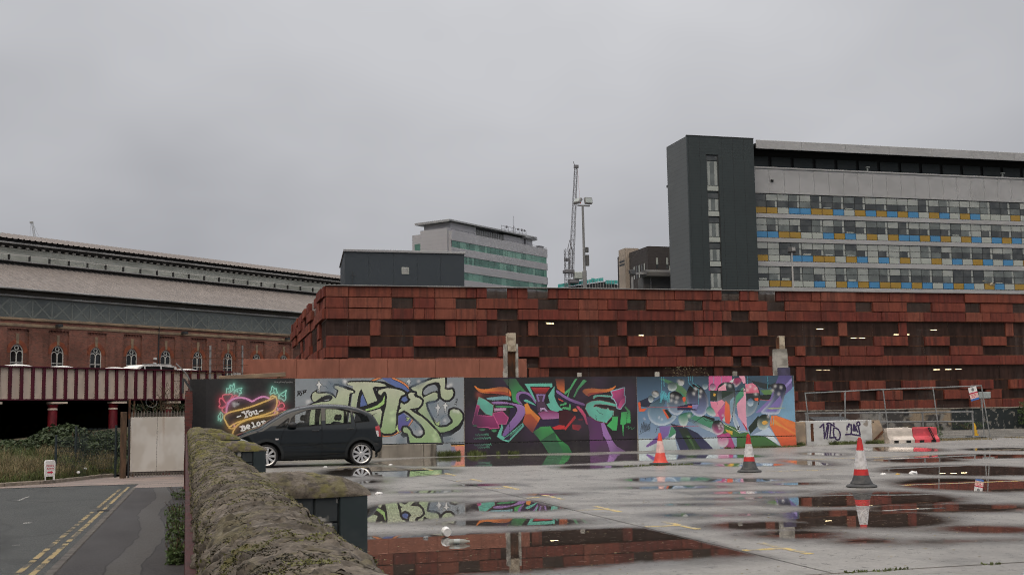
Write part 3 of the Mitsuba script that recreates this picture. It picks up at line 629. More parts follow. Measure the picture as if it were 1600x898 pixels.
('P',('b',(70,90,100),(146,164,172)),(1,None),[1447,164,1447,159,1444,156,1441,153,1437,152,1434,153,1431,156,1429,160,1428,164,1429,168,1431,172,1434,175,1438,175,1442,174,1445,172,1447,168]),
('P',('b',(26,30,34),(92,110,116)),(1,None),[1467,180,1466,175,1463,171,1458,169,1453,168,1448,169,1444,172,1442,175,1441,180,1442,184,1445,188,1449,190,1454,191,1459,190,1463,188,1466,184]),
('P',('b',(56,84,100),(128,158,184)),(1,None),[1425,124,1430,143,1446,153,1471,168,1495,178,1487,149,1476,133,1496,110,1528,110,1517,94,1496,82,1468,77,1441,86,1427,105]),
('P',(206,84,46),(0,None),[1477,130,1487,131,1500,104,1494,98,1483,117]),
('P',(34,44,40),(0,None),[1483,128,1492,130,1510,110,1501,101]),
('P',('b',(22,25,29),(128,150,176)),(1,None),[1556,153,1555,138,1549,124,1540,115,1528,110,1516,112,1505,119,1496,131,1492,145,1493,160,1498,174,1507,183,1519,188,1532,186,1543,179,1551,167]),
('P',('b',(20,22,28),(116,128,170)),(1,None),[1637,166,1639,145,1636,126,1627,112,1614,105,1599,105,1584,114,1571,129,1563,148,1560,169,1564,187,1572,202,1585,209,1601,209,1616,200,1628,185]),
('P',(46,42,72),(0,None),[1529,139,1574,147,1604,143,1596,125,1528,127]),
('P',(120,120,170),(0,None),[1581,144,1604,143,1596,128,1581,131]),
('P',(206,84,50),(1,None),[1547,167,1556,171,1560,164,1558,154,1550,151]),
('P',(200,70,46),(0,None),[1567,141,1582,140,1579,133,1563,135]),
('P',('b',(58,118,98),(168,190,182)),(1,None),[1528,110,1566,122,1587,115,1569,96,1558,76,1545,71,1534,84]),
('P',('b',(86,116,130),(176,188,194)),(0,None),[1566,102,1607,83,1649,64,1675,53,1674,43,1641,56,1600,74,1565,93]),
('S',(27,29,33),(0,1.6),[1586,86,1615,104,1628,92,1660,88]),
('S',(180,60,70),(0,1.3),[1425,139,1581,136]),
('S',(180,60,70),(0,1.3),[1502,77,1600,73]),
('P',(196,82,138),(0,None),[1643,237,1726,237,1725,207,1671,188,1641,189]),
('P',(220,122,150),(0,None),[1645,153,1694,152,1693,102,1654,105]),
('P',(46,56,52),(0,None),[1646,189,1682,187,1680,153,1645,155]),
('P',(190,150,50),(0,None),[1658,180,1667,177,1663,169,1656,171]),
('P',('b',(60,90,108),(120,144,152)),(1,None),[1639,203,1638,199,1635,195,1632,193,1629,192,1625,193,1622,195,1620,199,1619,204,1620,208,1623,212,1626,214,1629,215,1633,214,1636,212,1638,208]),
('P',('b',(120,70,110),(168,130,150)),(1,None),[1667,200,1666,195,1663,192,1659,189,1655,188,1651,189,1647,192,1645,196,1644,200,1645,205,1648,208,1651,211,1656,212,1660,211,1664,208,1666,204]),
('P',('b',(66,130,120),(160,182,182)),(1,None),[1624,124,1644,143,1665,114,1661,104,1640,107]),
('S',(70,160,175),(0,1.5),[1476,236,1476,183]),
('S',(70,160,175),(0,1.5),[1485,235,1485,203]),
('S',(70,160,175),(0,1.5),[1570,235,1570,215,1590,196,1606,192]),
('S',(70,160,175),(0,1.5),[1578,235,1578,220]),
('S',(70,160,175),(0,1.5),[1586,235,1585,215,1608,199]),
('S',(70,160,175),(0,1.5),[1606,192,1603,144]),
('S',(70,160,175),(0,1.5),[1661,234,1660,211]),
('S',(70,160,175),(0,2.2),[1470,152,1473,183,1475,154,1478,190,1479,162,1482,187,1484,161,1487,189,1488,161,1491,182,1492,160,1495,175,1496,152,1500,182,1501,152,1504,186]),
('S',(38,42,50),(0,2.2),[1400,59,1405,86,1408,62,1412,91,1415,60,1419,87,1422,63,1426,84,1429,63,1434,92]),
('S',(38,42,50),(0,1.6),[1397,53,1419,64,1433,73]),
('S',(38,42,50),(0,1.4),[1452,57,1455,73,1464,73]),
('P',(40,52,56),(0,None),[1770,235,1897,234,1896,212,1848,190,1826,196,1798,216]),
('P',(52,78,98),(0,None),[1772,235,1901,234,1896,216,1863,206,1798,219]),
('P',('g',(98,142,176),(112,158,186)),(0,None),[1906,189,1953,198,1949,76,1906,95,1873,111]),
('P',(88,128,72),(0,None),[1826,188,1878,189,1861,170,1840,172]),
('P',(36,44,40),(0,None),[1822,172,1893,173,1861,155,1824,156]),
('P',('g',(76,70,126),(128,112,176)),(0,None),[1893,230,1901,242,1943,242,1943,192,1875,140,1845,118,1805,114,1861,160]),
('P',(140,126,190),(0,None),[1914,199,1943,228,1943,215,1875,153,1864,153]),
('P',(226,146,170),(0,None),[1750,235,1772,235,1777,184,1772,106,1773,63,1743,100,1738,142,1764,168,1767,207]),
('P',(184,40,60),(0,None),[1741,103,1773,65,1775,54,1768,60]),
('P',(130,150,190),(0,None),[1729,119,1750,93,1773,54,1748,57]),
('P',('g',(220,112,46),(204,78,40)),(0,None),[1862,104,1880,104,1951,80,1951,-6,1898,-4,1855,72]),
('P',('g',(230,140,56),(222,110,44)),(0,None),[1856,71,1872,76,1901,64,1951,35,1952,43,1908,67,1873,91]),
('P',(222,112,44),(0,None),[1880,102,1949,79,1950,57,1915,69]),
('P',(36,50,42),(0,None),[1777,66,1816,105,1823,79,1784,45]),
('P',(168,188,208),(0,None),[1794,43,1853,66,1872,38]),
('P',(64,108,60),(0,None),[1692,80,1731,68,1744,48,1777,52,1784,40,1834,38,1898,-4,1733,-7,1734,37,1680,40]),
('P',(192,202,206),(0,None),[1834,38,1864,39,1897,0]),
('P',(172,62,124),(0,None),[1663,43,1709,52,1731,-7,1693,-6]),
('P',('b',(172,62,124),(210,190,205)),(1,None),[1705,26,1703,17,1698,10,1692,5,1684,3,1677,5,1670,10,1666,18,1665,27,1667,36,1672,43,1678,48,1686,50,1693,48,1700,43,1704,35]),
('P',(196,160,50),(0,None),[1695,63,1722,55,1719,43,1698,55]),
('S',(205,208,180),(0,1.4),[1675,88,1713,68,1745,50,1756,56,1780,49]),
('P',('b',(44,54,58),(150,166,174)),(1,(1.5,(40,40,44))),[1669,156,1672,198,1687,211,1705,215,1726,211,1734,191,1733,165,1726,126,1714,78,1689,88,1676,107,1670,150]),
('P',(222,140,160),(0,None),[1674,195,1701,211,1704,188,1675,187]),
('P',(40,56,48),(0,None),[1686,185,1732,184,1714,174,1687,162]),
('P',(222,130,152),(0,None),[1670,153,1686,159,1698,149,1669,117]),
('P',('g',(190,80,140),(160,56,116)),(0,None),[1669,117,1698,146,1697,110,1682,88,1675,104]),
('P',('g',(226,110,56),(206,70,60)),(0,None),[1699,156,1712,142,1716,103,1710,78,1696,84,1694,114]),
('P',(120,150,170),(0,None),[1715,155,1731,168,1724,120,1717,103]),
('P',('b',(150,50,96),(96,36,66)),(1,None),[1724,212,1734,229,1759,229,1761,214,1736,195,1733,207]),
('P',(190,198,200),(0,None),[1714,216,1734,228,1728,213]),
('P',('b',(60,84,100),(140,164,184)),(1,None),[1735,181,1751,204,1776,213,1801,212,1819,197,1824,170,1817,141,1801,112,1775,101,1770,103,1775,184,1765,200,1750,191,1737,142,1729,110,1749,67,1745,54,1734,61,1721,97,1730,142]),
('P',(72,142,108),(0,None),[1737,168,1765,200,1766,171,1745,155,1735,132]),
('P',('g',(212,122,148),(196,84,112)),(0,None),[1771,208,1801,211,1815,200,1822,179,1775,178]),
('P',(46,52,56),(0,None),[1775,177,1823,178,1819,151,1775,154]),
('P',('b',(76,106,136),(160,186,205)),(1,None),[1800,148,1799,143,1797,139,1793,136,1788,135,1784,136,1780,139,1778,143,1777,149,1778,154,1781,158,1785,161,1789,162,1794,161,1797,158,1800,154]),
('P',(206,84,44),(0,None),[1803,161,1817,163,1817,152,1806,153]),
('S',(190,70,50),(0,1.4),[1817,157,1861,154]),
('S',(30,34,38),(0,3.0),[1736,184,1754,186,1772,186]),
('S',(30,34,38),(1,2.5),[1801,212,1820,197,1825,170,1817,141]),
('P',('b',(26,28,48),(118,132,180)),(1,None),[1863,199,1881,210,1914,209,1923,192,1912,163,1895,110,1873,107,1844,109,1819,113,1868,153,1877,183]),
('P',(118,104,170),(0,None),[1845,118,1898,169,1904,150,1881,117]),
('P',('b',(34,46,40),(150,168,160)),(1,None),[1808,73,1819,108,1859,107,1854,72,1838,56,1817,59]),
('P',(200,152,60),(1,None),[1825,84,1843,90,1851,78,1832,72]),
('P',(160,176,120),(0,None),[1845,127,1860,130,1918,129,1896,126,1859,125]),
('P',('b',(30,44,44),(176,78,134)),(1,None),[1692,72,1691,62,1688,54,1682,48,1674,45,1665,45,1657,50,1651,57,1648,66,1648,75,1652,84,1658,90,1666,93,1675,92,1683,88,1689,81]),
('S',(70,160,175),(0,1.4),[1855,232,1855,206,1852,193]),
('S',(70,160,175),(0,1.4),[1782,233,1780,207]),
('S',(70,160,175),(0,1.4),[1861,104,1862,78]),
('S',(70,160,175),(0,1.4),[1870,104,1870,71]),
('S',(70,160,175),(0,1.4),[1687,234,1687,211]),
('S',(34,38,42),(0,2.2),[1737,72,1745,62,1737,62,1747,71,1741,59]),
('H',(226,228,226),5,[1512,173]),
('H',(226,228,226),5,[1529,167]),
('H',(226,228,226),5,[1508,158]),
('H',(226,228,226),5,[1525,153]),
('H',(226,228,226),5,[1595,194]),
('H',(226,228,226),5,[1613,186]),
('H',(226,228,226),5,[1588,179]),
('H',(226,228,226),5,[1609,170]),
('H',(226,228,226),5,[1538,219]),
('H',(226,228,226),5,[1544,211]),
('H',(226,228,226),5,[1549,216]),
('H',(226,228,226),5,[1451,183]),
('H',(226,228,226),5,[1458,179]),
('H',(226,228,226),5,[1569,109]),
('H',(226,228,226),3,[1414,101]),
('H',(226,228,226),3,[1465,105]),
('H',(226,228,226),3,[1474,98]),
('H',(226,228,226),5,[1717,203]),
('H',(226,228,226),5,[1701,208]),
('H',(226,228,226),5,[1779,189]),
('H',(226,228,226),5,[1790,200]),
('H',(226,228,226),5,[1809,193]),
('H',(226,228,226),5,[1809,175]),
('H',(226,228,226),5,[1881,200]),
('H',(226,228,226),5,[1902,196]),
('H',(226,228,226),5,[1871,186]),
('H',(226,228,226),5,[1893,174]),
('H',(226,228,226),3.5,[1673,74]),
('H',(226,228,226),3.5,[1680,81]),
('H',(226,228,226),3.5,[1685,72]),
('H',(226,228,226),3.5,[1676,65]),
('H',(226,228,226),3.5,[1853,106]),
('H',(226,228,226),3.5,[1851,99]),
('H',(226,228,226),3.5,[1688,107])]
CORTEN = ['S2S4S4S3S1S1M2S1S1M2S1S1S2S1S4S3S1S4S1M2S1S1M2S1S3S1S4S4S3S6S4S3S4', 'S2S4M2S2S2M2S4S2M2S2S2S1S2M2S4M2S4S3M2S4S4M2S4M3S4M2S4M5', 'S2S4S2S1S1S2S2S1S1M2S2S2S2S2S2S2S4S2S1S1S1S1M2S2S2S2S2S4S2S1S2S1S2S5S2S1S3S5', 'M2M2S1M2M4S1S1S1S1M2M2S1M4M4S1M3M4S1S1S1M4S1M4M4S1M3M3S1M5M4M3S1M5', 'S2S2M2M2S4M2S2S1M5M2M2S1M2S3M2S6S2M4M4S2M4S4M2S3M4S3M6', 'S2M2S1S2S1M2M2M2M2S4M3S1M2S2S1M2S4M2S1M2S4M3S1M2M2S1S2S2M1M2M2M3S1S2S1M2M4M3', 'S4S4M2S4S4M1M1S4S2S2S4S2S1S1S2S2M1S1M2S4S2S1S1S6S4S2S1S3S3S2S5', 'M4S6M6M3S1S1M4M3M6M4S1M4S2M2S1M4M4M4M5M6M4M3', 'S4M6S6S5M4S4S5S4M4M5M2S2M2S2S2M2S2S2M3S2S2M2S1S5', 'S4S6M6S5S4M4M5S4S4S5M2M3S2M2S2S1M2M3S3M2S2M4M3', 'S4S6S6M5S4S4S5M4S4S5S3M2M2S3S1S5M1M3S2S2S2S5']
# ------------------------------------------------------------------ ground
RNG = np.random.RandomState(7); random.seed(7)
ground('ground', (np.array([[-2500, -400, -3.2], [3500, -400, -3.2], [3500, 4500, -3.2], [-2500, 4500, -3.2]]), np.array([[0, 1, 2], [0, 2, 3]])), 'mat_far_ground')
ground('yard', grid(np.linspace(.47, 150, 60), np.linspace(-15, 69.5, 40), lambda X, Y: -.030+.02*np.clip((Y-38)/10, 0, 1)), 'mat_yard')
# car park of cast concrete bays, each its own slab with a joint round it
cp = num('car_park'); _roots.add(cp); labels[cp] = {'kind': 'structure'}
put('bed', box(.48, 60, 8.6, 38.5, -.05, -.012), 'mat_car_park', cp)
xs = [.48, 5.05, 9.9, 15.0, 20.2, 26, 32, 40, 60]; ys = [8.65, 13.4, 18.6, 23.9, 29.2, 35.2, 38.4]
J = .013
for i in range(len(xs)-1):
    for j in range(len(ys)-1):
        if ys[j] > 34 and xs[i+1] < 19: continue
        a, b, c, d = xs[i]+J, xs[i+1]-J, ys[j]+J*.35, ys[j+1]-J*.35
        put('slab', box(a, b, c, d, -.06, 0), 'mat_car_park', cp)
put('slab', box(.48, 60, -3, 8.62, -.06, -.002), 'mat_car_park', cp)
for k in range(13):                                     # T marks of the parking bays
    y = 10.3+2.456*k-2*2.456
    if y > 29.5 or y < 8.7: continue
    m = cat([box(5.47, 5.555, y-.48, y+.48, .001, .0035), box(5.085, 5.468, y-.035, y+.035, .001, .0035)]); put('bay_mark', m, 'mat_bay_yellow', cp)
for (x, y, w) in ((11.6, 22.3, 1.6), (11.5, 17.4, 3.2), (14.8, 26.8, 4.), (3.6, 29.6, .8)): put('bay_mark', box(x, x+w, y-.05, y+.05, .001, .0035), 'mat_bay_yellow', cp)
for (x, y, w) in ((8.6, 13.4, .9),): put('white_mark', box(x, x+w, y-.035, y+.035, .001, .0035), 'mat_white_line', cp)
# road and footpath on the left, falling gently away from the camera
def rd(y): return -.31-.016*np.asarray(y)
def pa(y): return -.2-.016*np.asarray(y)
ground('road', grid(np.linspace(-60, -1.56, 30), np.linspace(-12, 43.6, 30), lambda X, Y: rd(Y)+.0*X), 'mat_asphalt')
pv = ground('pavement', grid(np.linspace(-1.42, .03, 6), np.linspace(-12, 38.0, 30), lambda X, Y: pa(Y)), 'mat_pavement')
ground('crossing', cat([grid(np.linspace(-14, .03, 16), np.linspace(43.55, 53, 10), lambda X, Y: rd(Y)+.012+0*X), grid(np.linspace(-1.56, .03, 4), np.linspace(37.98, 43.6, 4), lambda X, Y: pa(Y)-.02-.085*np.clip((Y-38)/5.5, 0, 1))]), 'mat_pink_concrete')
kb = num('kerb'); _roots.add(kb); labels[kb] = {'kind': 'structure'}
y = -3.
while y < 38:
    m = cbox(-1.56, -1.425, y+.006, y+.909, -.25, .004, .02); v = m[0].copy(); v[:, 2] += pa(v[:, 1]); put('kerbstone', (v, m[1]), 'mat_kerb', kb); y += .915
def rline(x0, y0, y1, name, w=.075, brk=None):
    ys_ = np.linspace(y0, y1, int((y1-y0)/.16)+2); v = []; 
    for q in ys_: v += [[x0-w/2, q, rd(q)+.004], [x0+w/2, q, rd(q)+.004]]
    f = []
    for i in range(len(ys_)-1):
        if brk and RNG.rand() < brk: continue
        f.append([2*i, 2*i+1, 2*i+3, 2*i+2])
    put(name, (np.array(v), np.array(f)), 'mat_yellow_line', 'road')
rline(-1.80, -3, 41.5, 'yellow_line', .085, .05); rline(-1.99, -3, 40, 'yellow_line', .08, .28)
for (x, y, w, l) in ((-4.35, 35.8, .07, 2.4), (-3.0, 25.4, .16, .22), (-2.55, 20.2, .12, .14)): put('white_dash', (np.array([[x-w/2, y-l/2, rd(y-l/2)+.004], [x+w/2, y-l/2, rd(y-l/2)+.004], [x+w/2, y+l/2, rd(y+l/2)+.004], [x-w/2, y+l/2, rd(y+l/2)+.004]]), np.array([[0, 1, 2, 3]])), 'mat_white_line', 'road')
gl = put('gully_grating', cat([xf(box(-.16, .16, -.2, .2, 0, .01), None, (-1.75, 28.6, rd(28.6)+.003))]), 'mat_black', 'road')
# kerb and grass bank beyond the road
KP = np.array([[-24, 33], [-12, 40.2], [-8.5, 43.2], [-6.2, 44.9], [-4.78, 46.5], [-3.9, 49.4], [-3.2, 51.9], [-2.5, 52.2]])
def along(P, step):
    d = np.r_[0, np.cumsum(np.linalg.norm(np.diff(P, axis=0), axis=1))]; t = np.arange(0, d[-1], step); return np.column_stack([np.interp(t, d, P[:, 0]), np.interp(t, d, P[:, 1])])
q = along(KP, .8)
for a, b in zip(q[:-1], q[1:]):
    t = b-a; l = np.linalg.norm(t); an = math.atan2(t[1], t[0])
    put('kerbstone', xf(cbox(.01, l-.01, -.02, .16, -.12, .14, .02), rz(an), (a[0], a[1], float(rd(a[1]))+.0)), 'mat_pale_kerb', kb)
def kerb_y(x): return np.interp(x, KP[:, 0], KP[:, 1])
def bank_z(X, Y):
    d = np.clip(Y-kerb_y(X)-.15, 0, 40); base = rd(np.minimum(Y, 52))+.10
    rise = (1-np.exp(-d/9.))*(1.35+.35*np.clip((X+7.5)/4, -1.6, 1.2))
    return base+rise+.10*meshkit.fbm(np.stack([X*.7, Y*.7, 0*X], -1), 3)*np.clip(d, 0, 1)
bx = np.linspace(-24, -2.45, 45)
bs = np.linspace(0, 1, 34)**1.4
bv = np.array([[x, kerb_y(x)+.12+s*(84-kerb_y(x)), 0] for x in bx for s in bs]); bv[:, 2] = bank_z(bv[:, 0], bv[:, 1])
_, bf = grid(np.arange(45), np.arange(34), lambda X, Y: X*0)
ground('grass_bank', (bv, bf), 'mat_earth', True)
def blades(pts, h0, h1, w, lean, rng):
    n = len(pts); a = rng.uniform(0, 2*np.pi, n); h = rng.uniform(h0, h1, n); l = rng.normal(0, lean, (n, 2))*h[:, None]
    t = np.column_stack([np.cos(a), np.sin(a), 0*a])*(w/2)*rng.uniform(.6, 1.3, n)[:, None]
    p = np.asarray(pts); tip = p+np.column_stack([l, h]); mid = p+np.column_stack([l*.35, h*.6])
    v = np.stack([p-t, p+t, mid+t*.7, mid-t*.7, tip], 1).reshape(-1, 3); b = np.arange(n)[:, None]*5
    f = np.concatenate([b+[0, 1, 2], b+[0, 2, 3], b+[3, 2, 4]]); return v, f
def leaves(pts, s0, s1, rng, flat=.5):
    n = len(pts); d = rng.normal(0, 1, (n, 3)); d[:, 2] *= flat; d /= np.linalg.norm(d, axis=1, keepdims=True); e = np.cross(d, rng.normal(0, 1, (n, 3))); e /= np.linalg.norm(e, axis=1, keepdims=True)
    s = rng.uniform(s0, s1, n)[:, None]; p = np.asarray(pts); k = np.cross(d, e)*.18*s
    v = np.stack([p-d*s*.5, p+e*s*.28+k, p+d*s*.55, p-e*s*.28+k], 1).reshape(-1, 3); b = np.arange(n)[:, None]*4
    return v, np.concatenate([b+[0, 1, 2], b+[0, 2, 3]])
n = 22000; X = RNG.uniform(-14, -2.5, n); Y = kerb_y(X)+.2+RNG.uniform(0, 1, n)**1.6*13
single('long_grass', 'rough green grass on the bank behind the pale kerb', 'grass', blades(np.column_stack([X, Y, bank_z(X, Y)-.02]), .14, .42, .022, .3, RNG), 'mat_grass', kind='stuff')
n = 20000; X = RNG.uniform(-13, -3, n); Y = kerb_y(X)+.4+RNG.uniform(0, 1, n)**1.3*7; k = meshkit.fbm(np.stack([X*.8, Y*.5, 0*X], -1), 3) > .47
single('dry_grass', 'straw coloured dead grass among the green on the bank', 'grass', blades(np.column_stack([X, Y, bank_z(X, Y)-.02])[k], .2, .60, .018, .3, RNG), 'mat_dry_grass', kind='stuff')
def bramble(cx, cy, rx_, ry_, h, n, label, rng, s=(.11, .30)):
    u = rng.normal(0, 1, (n, 3)); u /= np.linalg.norm(u, axis=1, keepdims=True); u[:, 2] = np.abs(u[:, 2]); r = rng.uniform(.55, 1.06, n)[:, None]
    p = u*r*np.array([rx_, ry_, h]); z0 = bank_z(cx+p[:, 0], cy+p[:, 1]); lump = .55+.9*meshkit.fbm(np.column_stack([p[:, 0]*.9+cx, p[:, 1]*.9, p[:, 2]]), 3)
    p = np.column_stack([cx+p[:, 0], cy+p[:, 1], z0+p[:, 2]*lump]); t = thing('bramble_bush', label, 'bush', 'brambles on the bank')
    put('leaves', leaves(p, *s, rng), 'mat_bramble', t)
    st = []
    for _ in range(14):
        a = rng.uniform(0, 2*math.pi); b = rng.uniform(.4, 1.); e = np.array([cx+math.cos(a)*rx_*b, cy+math.sin(a)*ry_*b]); m = (e+[cx, cy])/2
        st.append(tube([[m[0], m[1], float(bank_z(m[0], m[1]))], [*(.4*m+.6*e), float(bank_z(*m))+h*.9], [e[0], e[1], float(bank_z(e[0], e[1]))+h*.5]], .012, 4))
    put('stem', cat(st), 'mat_twig', t)
r2 = np.random.RandomState(11)
bramble(-5.0, 55, 1.7, 3.0, .95, 5200, 'dark bramble bush behind the green mesh fence, left of the brown gatepost', r2)
bramble(-3.5, 57, 1.4, 2.5, .8, 4200, 'bramble bush right beside the brown gatepost, under the second red column', r2)
bramble(-7.4, 56, 1.7, 3.2, .34, 3600, 'bramble bush on the bank in front of the first red column', r2)
bramble(-10.2, 53, 2.0, 3.0, .2, 3000, 'low bramble bush at the far left of the bank', r2)
# ------------------------------------------------------------------ boundary wall with coping and buttresses
bw = thing('boundary_wall', 'low wall with a rounded mossy stone coping running from the camera towards the murals', 'wall')
CW, CH, CZ = .232, .17, .86
def cop_pt(th, y, dis=1.):
    x = .278+CW*np.cos(th); z = CZ+CH*np.sin(th)
    p = np.stack([x, y, z], -1); n = np.stack([np.cos(th)/CW, 0*y, np.sin(th)/CH], -1); n /= np.linalg.norm(n, axis=-1, keepdims=True)
    d = (meshkit.fbm(p*np.array([5, 2.5, 5]), 3)-.5)*.016+(meshkit.fbm(p*np.array([26, 17, 26])+5, 4)-.5)*.017+(meshkit.fbm(p*80, 2)-.5)*.010
    led = meshkit.fbm(p*np.array([9, 6, 9])+31, 3); d = d+.007*np.clip((led-.52)*12, 0, 1)-.013*np.clip((meshkit.fbm(p*np.array([17, 22, 17])+71, 3)-.60)*14, 0, 1)+.014*np.clip((meshkit.fbm(p*np.array([14, 18, 14])+51, 3)-.62)*11, 0, 1)
    return p+n*(d*dis)[..., None]
def coping(y0, y1, dy, nt, g=.004):
    th = np.linspace(math.pi+.22, -.45, nt); yy = np.linspace(y0+g, y1-g, max(3, int((y1-y0)/dy)+1)); TH, YY = np.meshgrid(th, yy, indexing='ij')
    w = np.minimum(1, np.minimum(YY-y0, y1-YY)/.03+.65); v = cop_pt(TH, YY)
    c = np.array([.278, 0, CZ]); v[..., 0] = c[0]+(v[..., 0]-c[0])*(.97+.03*w); v[..., 2] = CZ+(v[..., 2]-CZ)*(.96+.04*w)
    _, f = grid(np.arange(nt), np.arange(len(yy)), lambda X, Y: X*0); return v.reshape(-1, 3), f[:, ::-1]
y = 1.2; k = 0
while y < 34.3:
    l = 1.38+.12*math.sin(k*2.1); e = min(y+l, 34.4); dy = .011 if y < 5 else (.018 if y < 9 else (.03 if y < 18 else .07))
    put('coping_stone', coping(y, e, dy, 110 if y < 6 else (70 if y < 12 else 36)), 'mat_coping', bw, True); y = e; k += 1
rm = np.random.RandomState(17)
for nm, mt, n_, thr, sd in (('moss', 'moss_tuft', 170000, .60, 2.), ('dark_moss', 'dark_moss', 150000, .605, 9.)):
    yy = 2.2+rm.uniform(0, 1, n_)**1.7*20; th = rm.uniform(.05, math.pi-.05, n_); pb = np.stack([.278+CW*np.cos(th), yy, CZ+CH*np.sin(th)], -1)
    k = meshkit.fbm(pb*np.array([11, 8, 11])+sd, 4) > thr-.05*np.clip((yy-5)/10, 0, 1); th, yy = th[k], yy[k]; pt = cop_pt(th, yy)
    put(nm, blades(pt-np.array([0, 0, .002]), .002, .0065, .0065, 1.3, rm), 'mat_'+mt, bw, kind='stuff')
put('wall_core', box(.053, .47, 1.0, 34.4, -1.2, CZ+.02), 'mat_painted_block', bw)
v, f = box(.004, .052, 1.0, 34.4, -1.3, CZ-.012); put('road_face', (v, f), 'mat_red_wall', bw)
for n_, py in enumerate((6.75, 15.6, 23.1, 30.6)):
    fine = n_ == 0
    bt = put('buttress', box(.45, .985, py+.012, py+.45, -.05, .885), 'mat_painted_block', bw)
    z = .886; r = 0
    while z > -.03:
        zz = max(z-.148, -.03); sp = [.465, .70+.05*(r % 2), .838] if r % 2 == 0 else [.465, .60, .838]
        for a, b in zip(sp[:-1], sp[1:]): put('block', cbox(a+.003, b-.003, py-.006, py+.012, zz+.004, z-.003, .006), 'mat_painted_block', bt)
        z = zz; r += 1
    put('board', cbox(.842, 1.0, py-.02, py+.012, -.02, .89, .006), 'mat_dark_board', bt); put('board', cbox(.985, 1.004, py+.012, py+.45, -.02, .89, .004), 'mat_dark_board', bt)
    nu, nt = (70, 40) if fine else (30, 18)
    U, TH = np.meshgrid(np.linspace(.28, 1.02, nu), np.linspace(math.pi+.06, -.06, nt), indexing='ij')
    h = np.interp(U, [.28, .5, .72, .88, .98, 1.02], [.145, .135, .13, .095, .045, .02]); hw = np.interp(U, [.28, .8, 1.02], [.235, .245, .24])
    V = np.stack([U, py+.215+hw*np.cos(TH), .886+h*np.sin(TH)], -1); d = (meshkit.fbm(V*8+3, 4)-.5)*.035+(meshkit.fbm(V*30, 3)-.5)*.014; V[..., 2] += d*np.clip(np.sin(TH)+.3, 0, 1); V[..., 1] += .4*d*np.cos(TH)
    _, f = grid(np.arange(nu), np.arange(nt), lambda X, Y: X*0); put('cap', (V.reshape(-1, 3), f), 'mat_coping', bt, True)
# brick pier and steel bracket where the wall meets the murals
ep = thing('brick_pier', 'narrow dark red brick pier between the mossy wall and the black mural', 'pier')
v, f = tm(trimesh.creation.box((.19, .4, 3.0)).subdivide().subdivide().subdivide()); v = v+np.array([.075, 34.75, .52]); v += (meshkit.noise(v*6)[:, None]-.5)*np.array([.07, .04, .22]); put('shaft', (v, f), 'mat_post_brick', ep)
put('bracket', cat([xf(box(-.03, .03, -.04, .04, 0, .42), ry(-.6), (.16, 34.9, 2.06)), box(-.12, -.06, 34.86, 34.94, 1.98, 2.42)]), 'mat_dark_steel', ep)
# weeds along the foot of the wall
def weed(x, y, n, r, h, label, m='leaf', s=(.03, .085), z=None):
    t = thing('weed', label, 'weed', None); z = float(pa(y)) if z is None else z
    a = RNG.uniform(0, 2*np.pi, n); rr = r*np.sqrt(RNG.uniform(0, 1, n)); p = np.column_stack([x+rr*np.cos(a)*.55, y+rr*np.sin(a), z+h*RNG.uniform(.05, 1, n)*(1-.5*rr/r)])
    put('leaves', leaves(p, *s, RNG, .7), 'mat_'+m, t); put('stem', cat([tube([[x+dx*.3, y+dy*.3, z], [x+dx*.7, y+dy*.8, z+h*.6], [x+dx, y+dy, z+h]], .004, 4) for dx, dy in RNG.uniform(-r*.6, r*.6, (9, 2))]), 'mat_twig', t)
for y, n, r, h, lab in ((15.2, 260, .22, .24, 'leafy green weed at the wall foot, the nearest clump'), (16.3, 200, .22, .22, 'green weed at the foot of the wall, second from the camera'), (18.2, 240, .30, .30, 'green weed at the foot of the wall beside the middle of the pavement patch'), (21.0, 260, .36, .36, 'tall green weed at the foot of the wall, third clump of five'), (24.5, 200, .5, .26, 'small weed at the foot of the wall, second furthest clump'), (30.5, 160, .45, .30, 'furthest weed clump at the foot of the wall near the pink concrete')): weed(-.10, y, n, r, h, lab)
# ------------------------------------------------------------------ gate, fence, sign on the left
def gy_z(): pass
gt = thing('steel_gate', 'grey palisade gate covered by a large stained white sheet', 'gate')
gz0 = -1.10
for i in range(18):
    x = -2.12+i*.117; pts = [[x, 50.05, gz0+.05], [x+.075, 50.05, gz0+.05], [x+.075, 50.05, 1.47], [x+.0375, 50.05, 1.58], [x, 50.05, 1.47]]
    put('pale', upright(prism(Polygon([(p[0], p[2]) for p in pts]), .025), 50.06), 'mat_palisade', gt)
put('rail', box(-2.16, -.02, 50.07, 50.11, gz0+.16, gz0+.22), 'mat_palisade', gt); put('rail', box(-2.16, -.02, 50.07, 50.11, 1.20, 1.26), 'mat_palisade', gt)
for a, b in ((-2.135, -1.115), (-1.105, -.02)): put('sheet', cbox(a, b, 50.0, 50.012, -.86, 1.32, .004), 'mat_white_sheet', gt)
put('frame', cat([box(-2.23, -2.16, 50.0, 50.08, gz0, 1.25)]), 'mat_dark_steel', gt)
single('gatepost', 'brown weathered wooden gatepost left of the white sheeted gate', 'post', cat([cbox(-2.52, -2.28, 49.85, 50.1, -1.3, 1.55, .015)]), 'mat_brown_post')
single('gatepost', 'thin rusty post standing behind the gate, the left one of two', 'post', box(-2.27, -2.19, 51.0, 51.1, -1.3, 2.05), 'mat_rust_steel')
single('gatepost', 'thin rusty post standing behind the gate, the right one of two', 'post', box(-2.08, -2.02, 51.0, 51.1, -1.3, 2.0), 'mat_rust_steel')
t = np.linspace(0, 6.9, 40); single('wire_coil', 'loop of grey wire sticking up above the spikes of the gate', 'wire', tube(np.column_stack([-1.45+.18*np.cos(t)+.02*t, 50.2+.03*t, 1.95+.17*np.sin(t)-.012*t]), .008, 5), 'mat_galvanised')
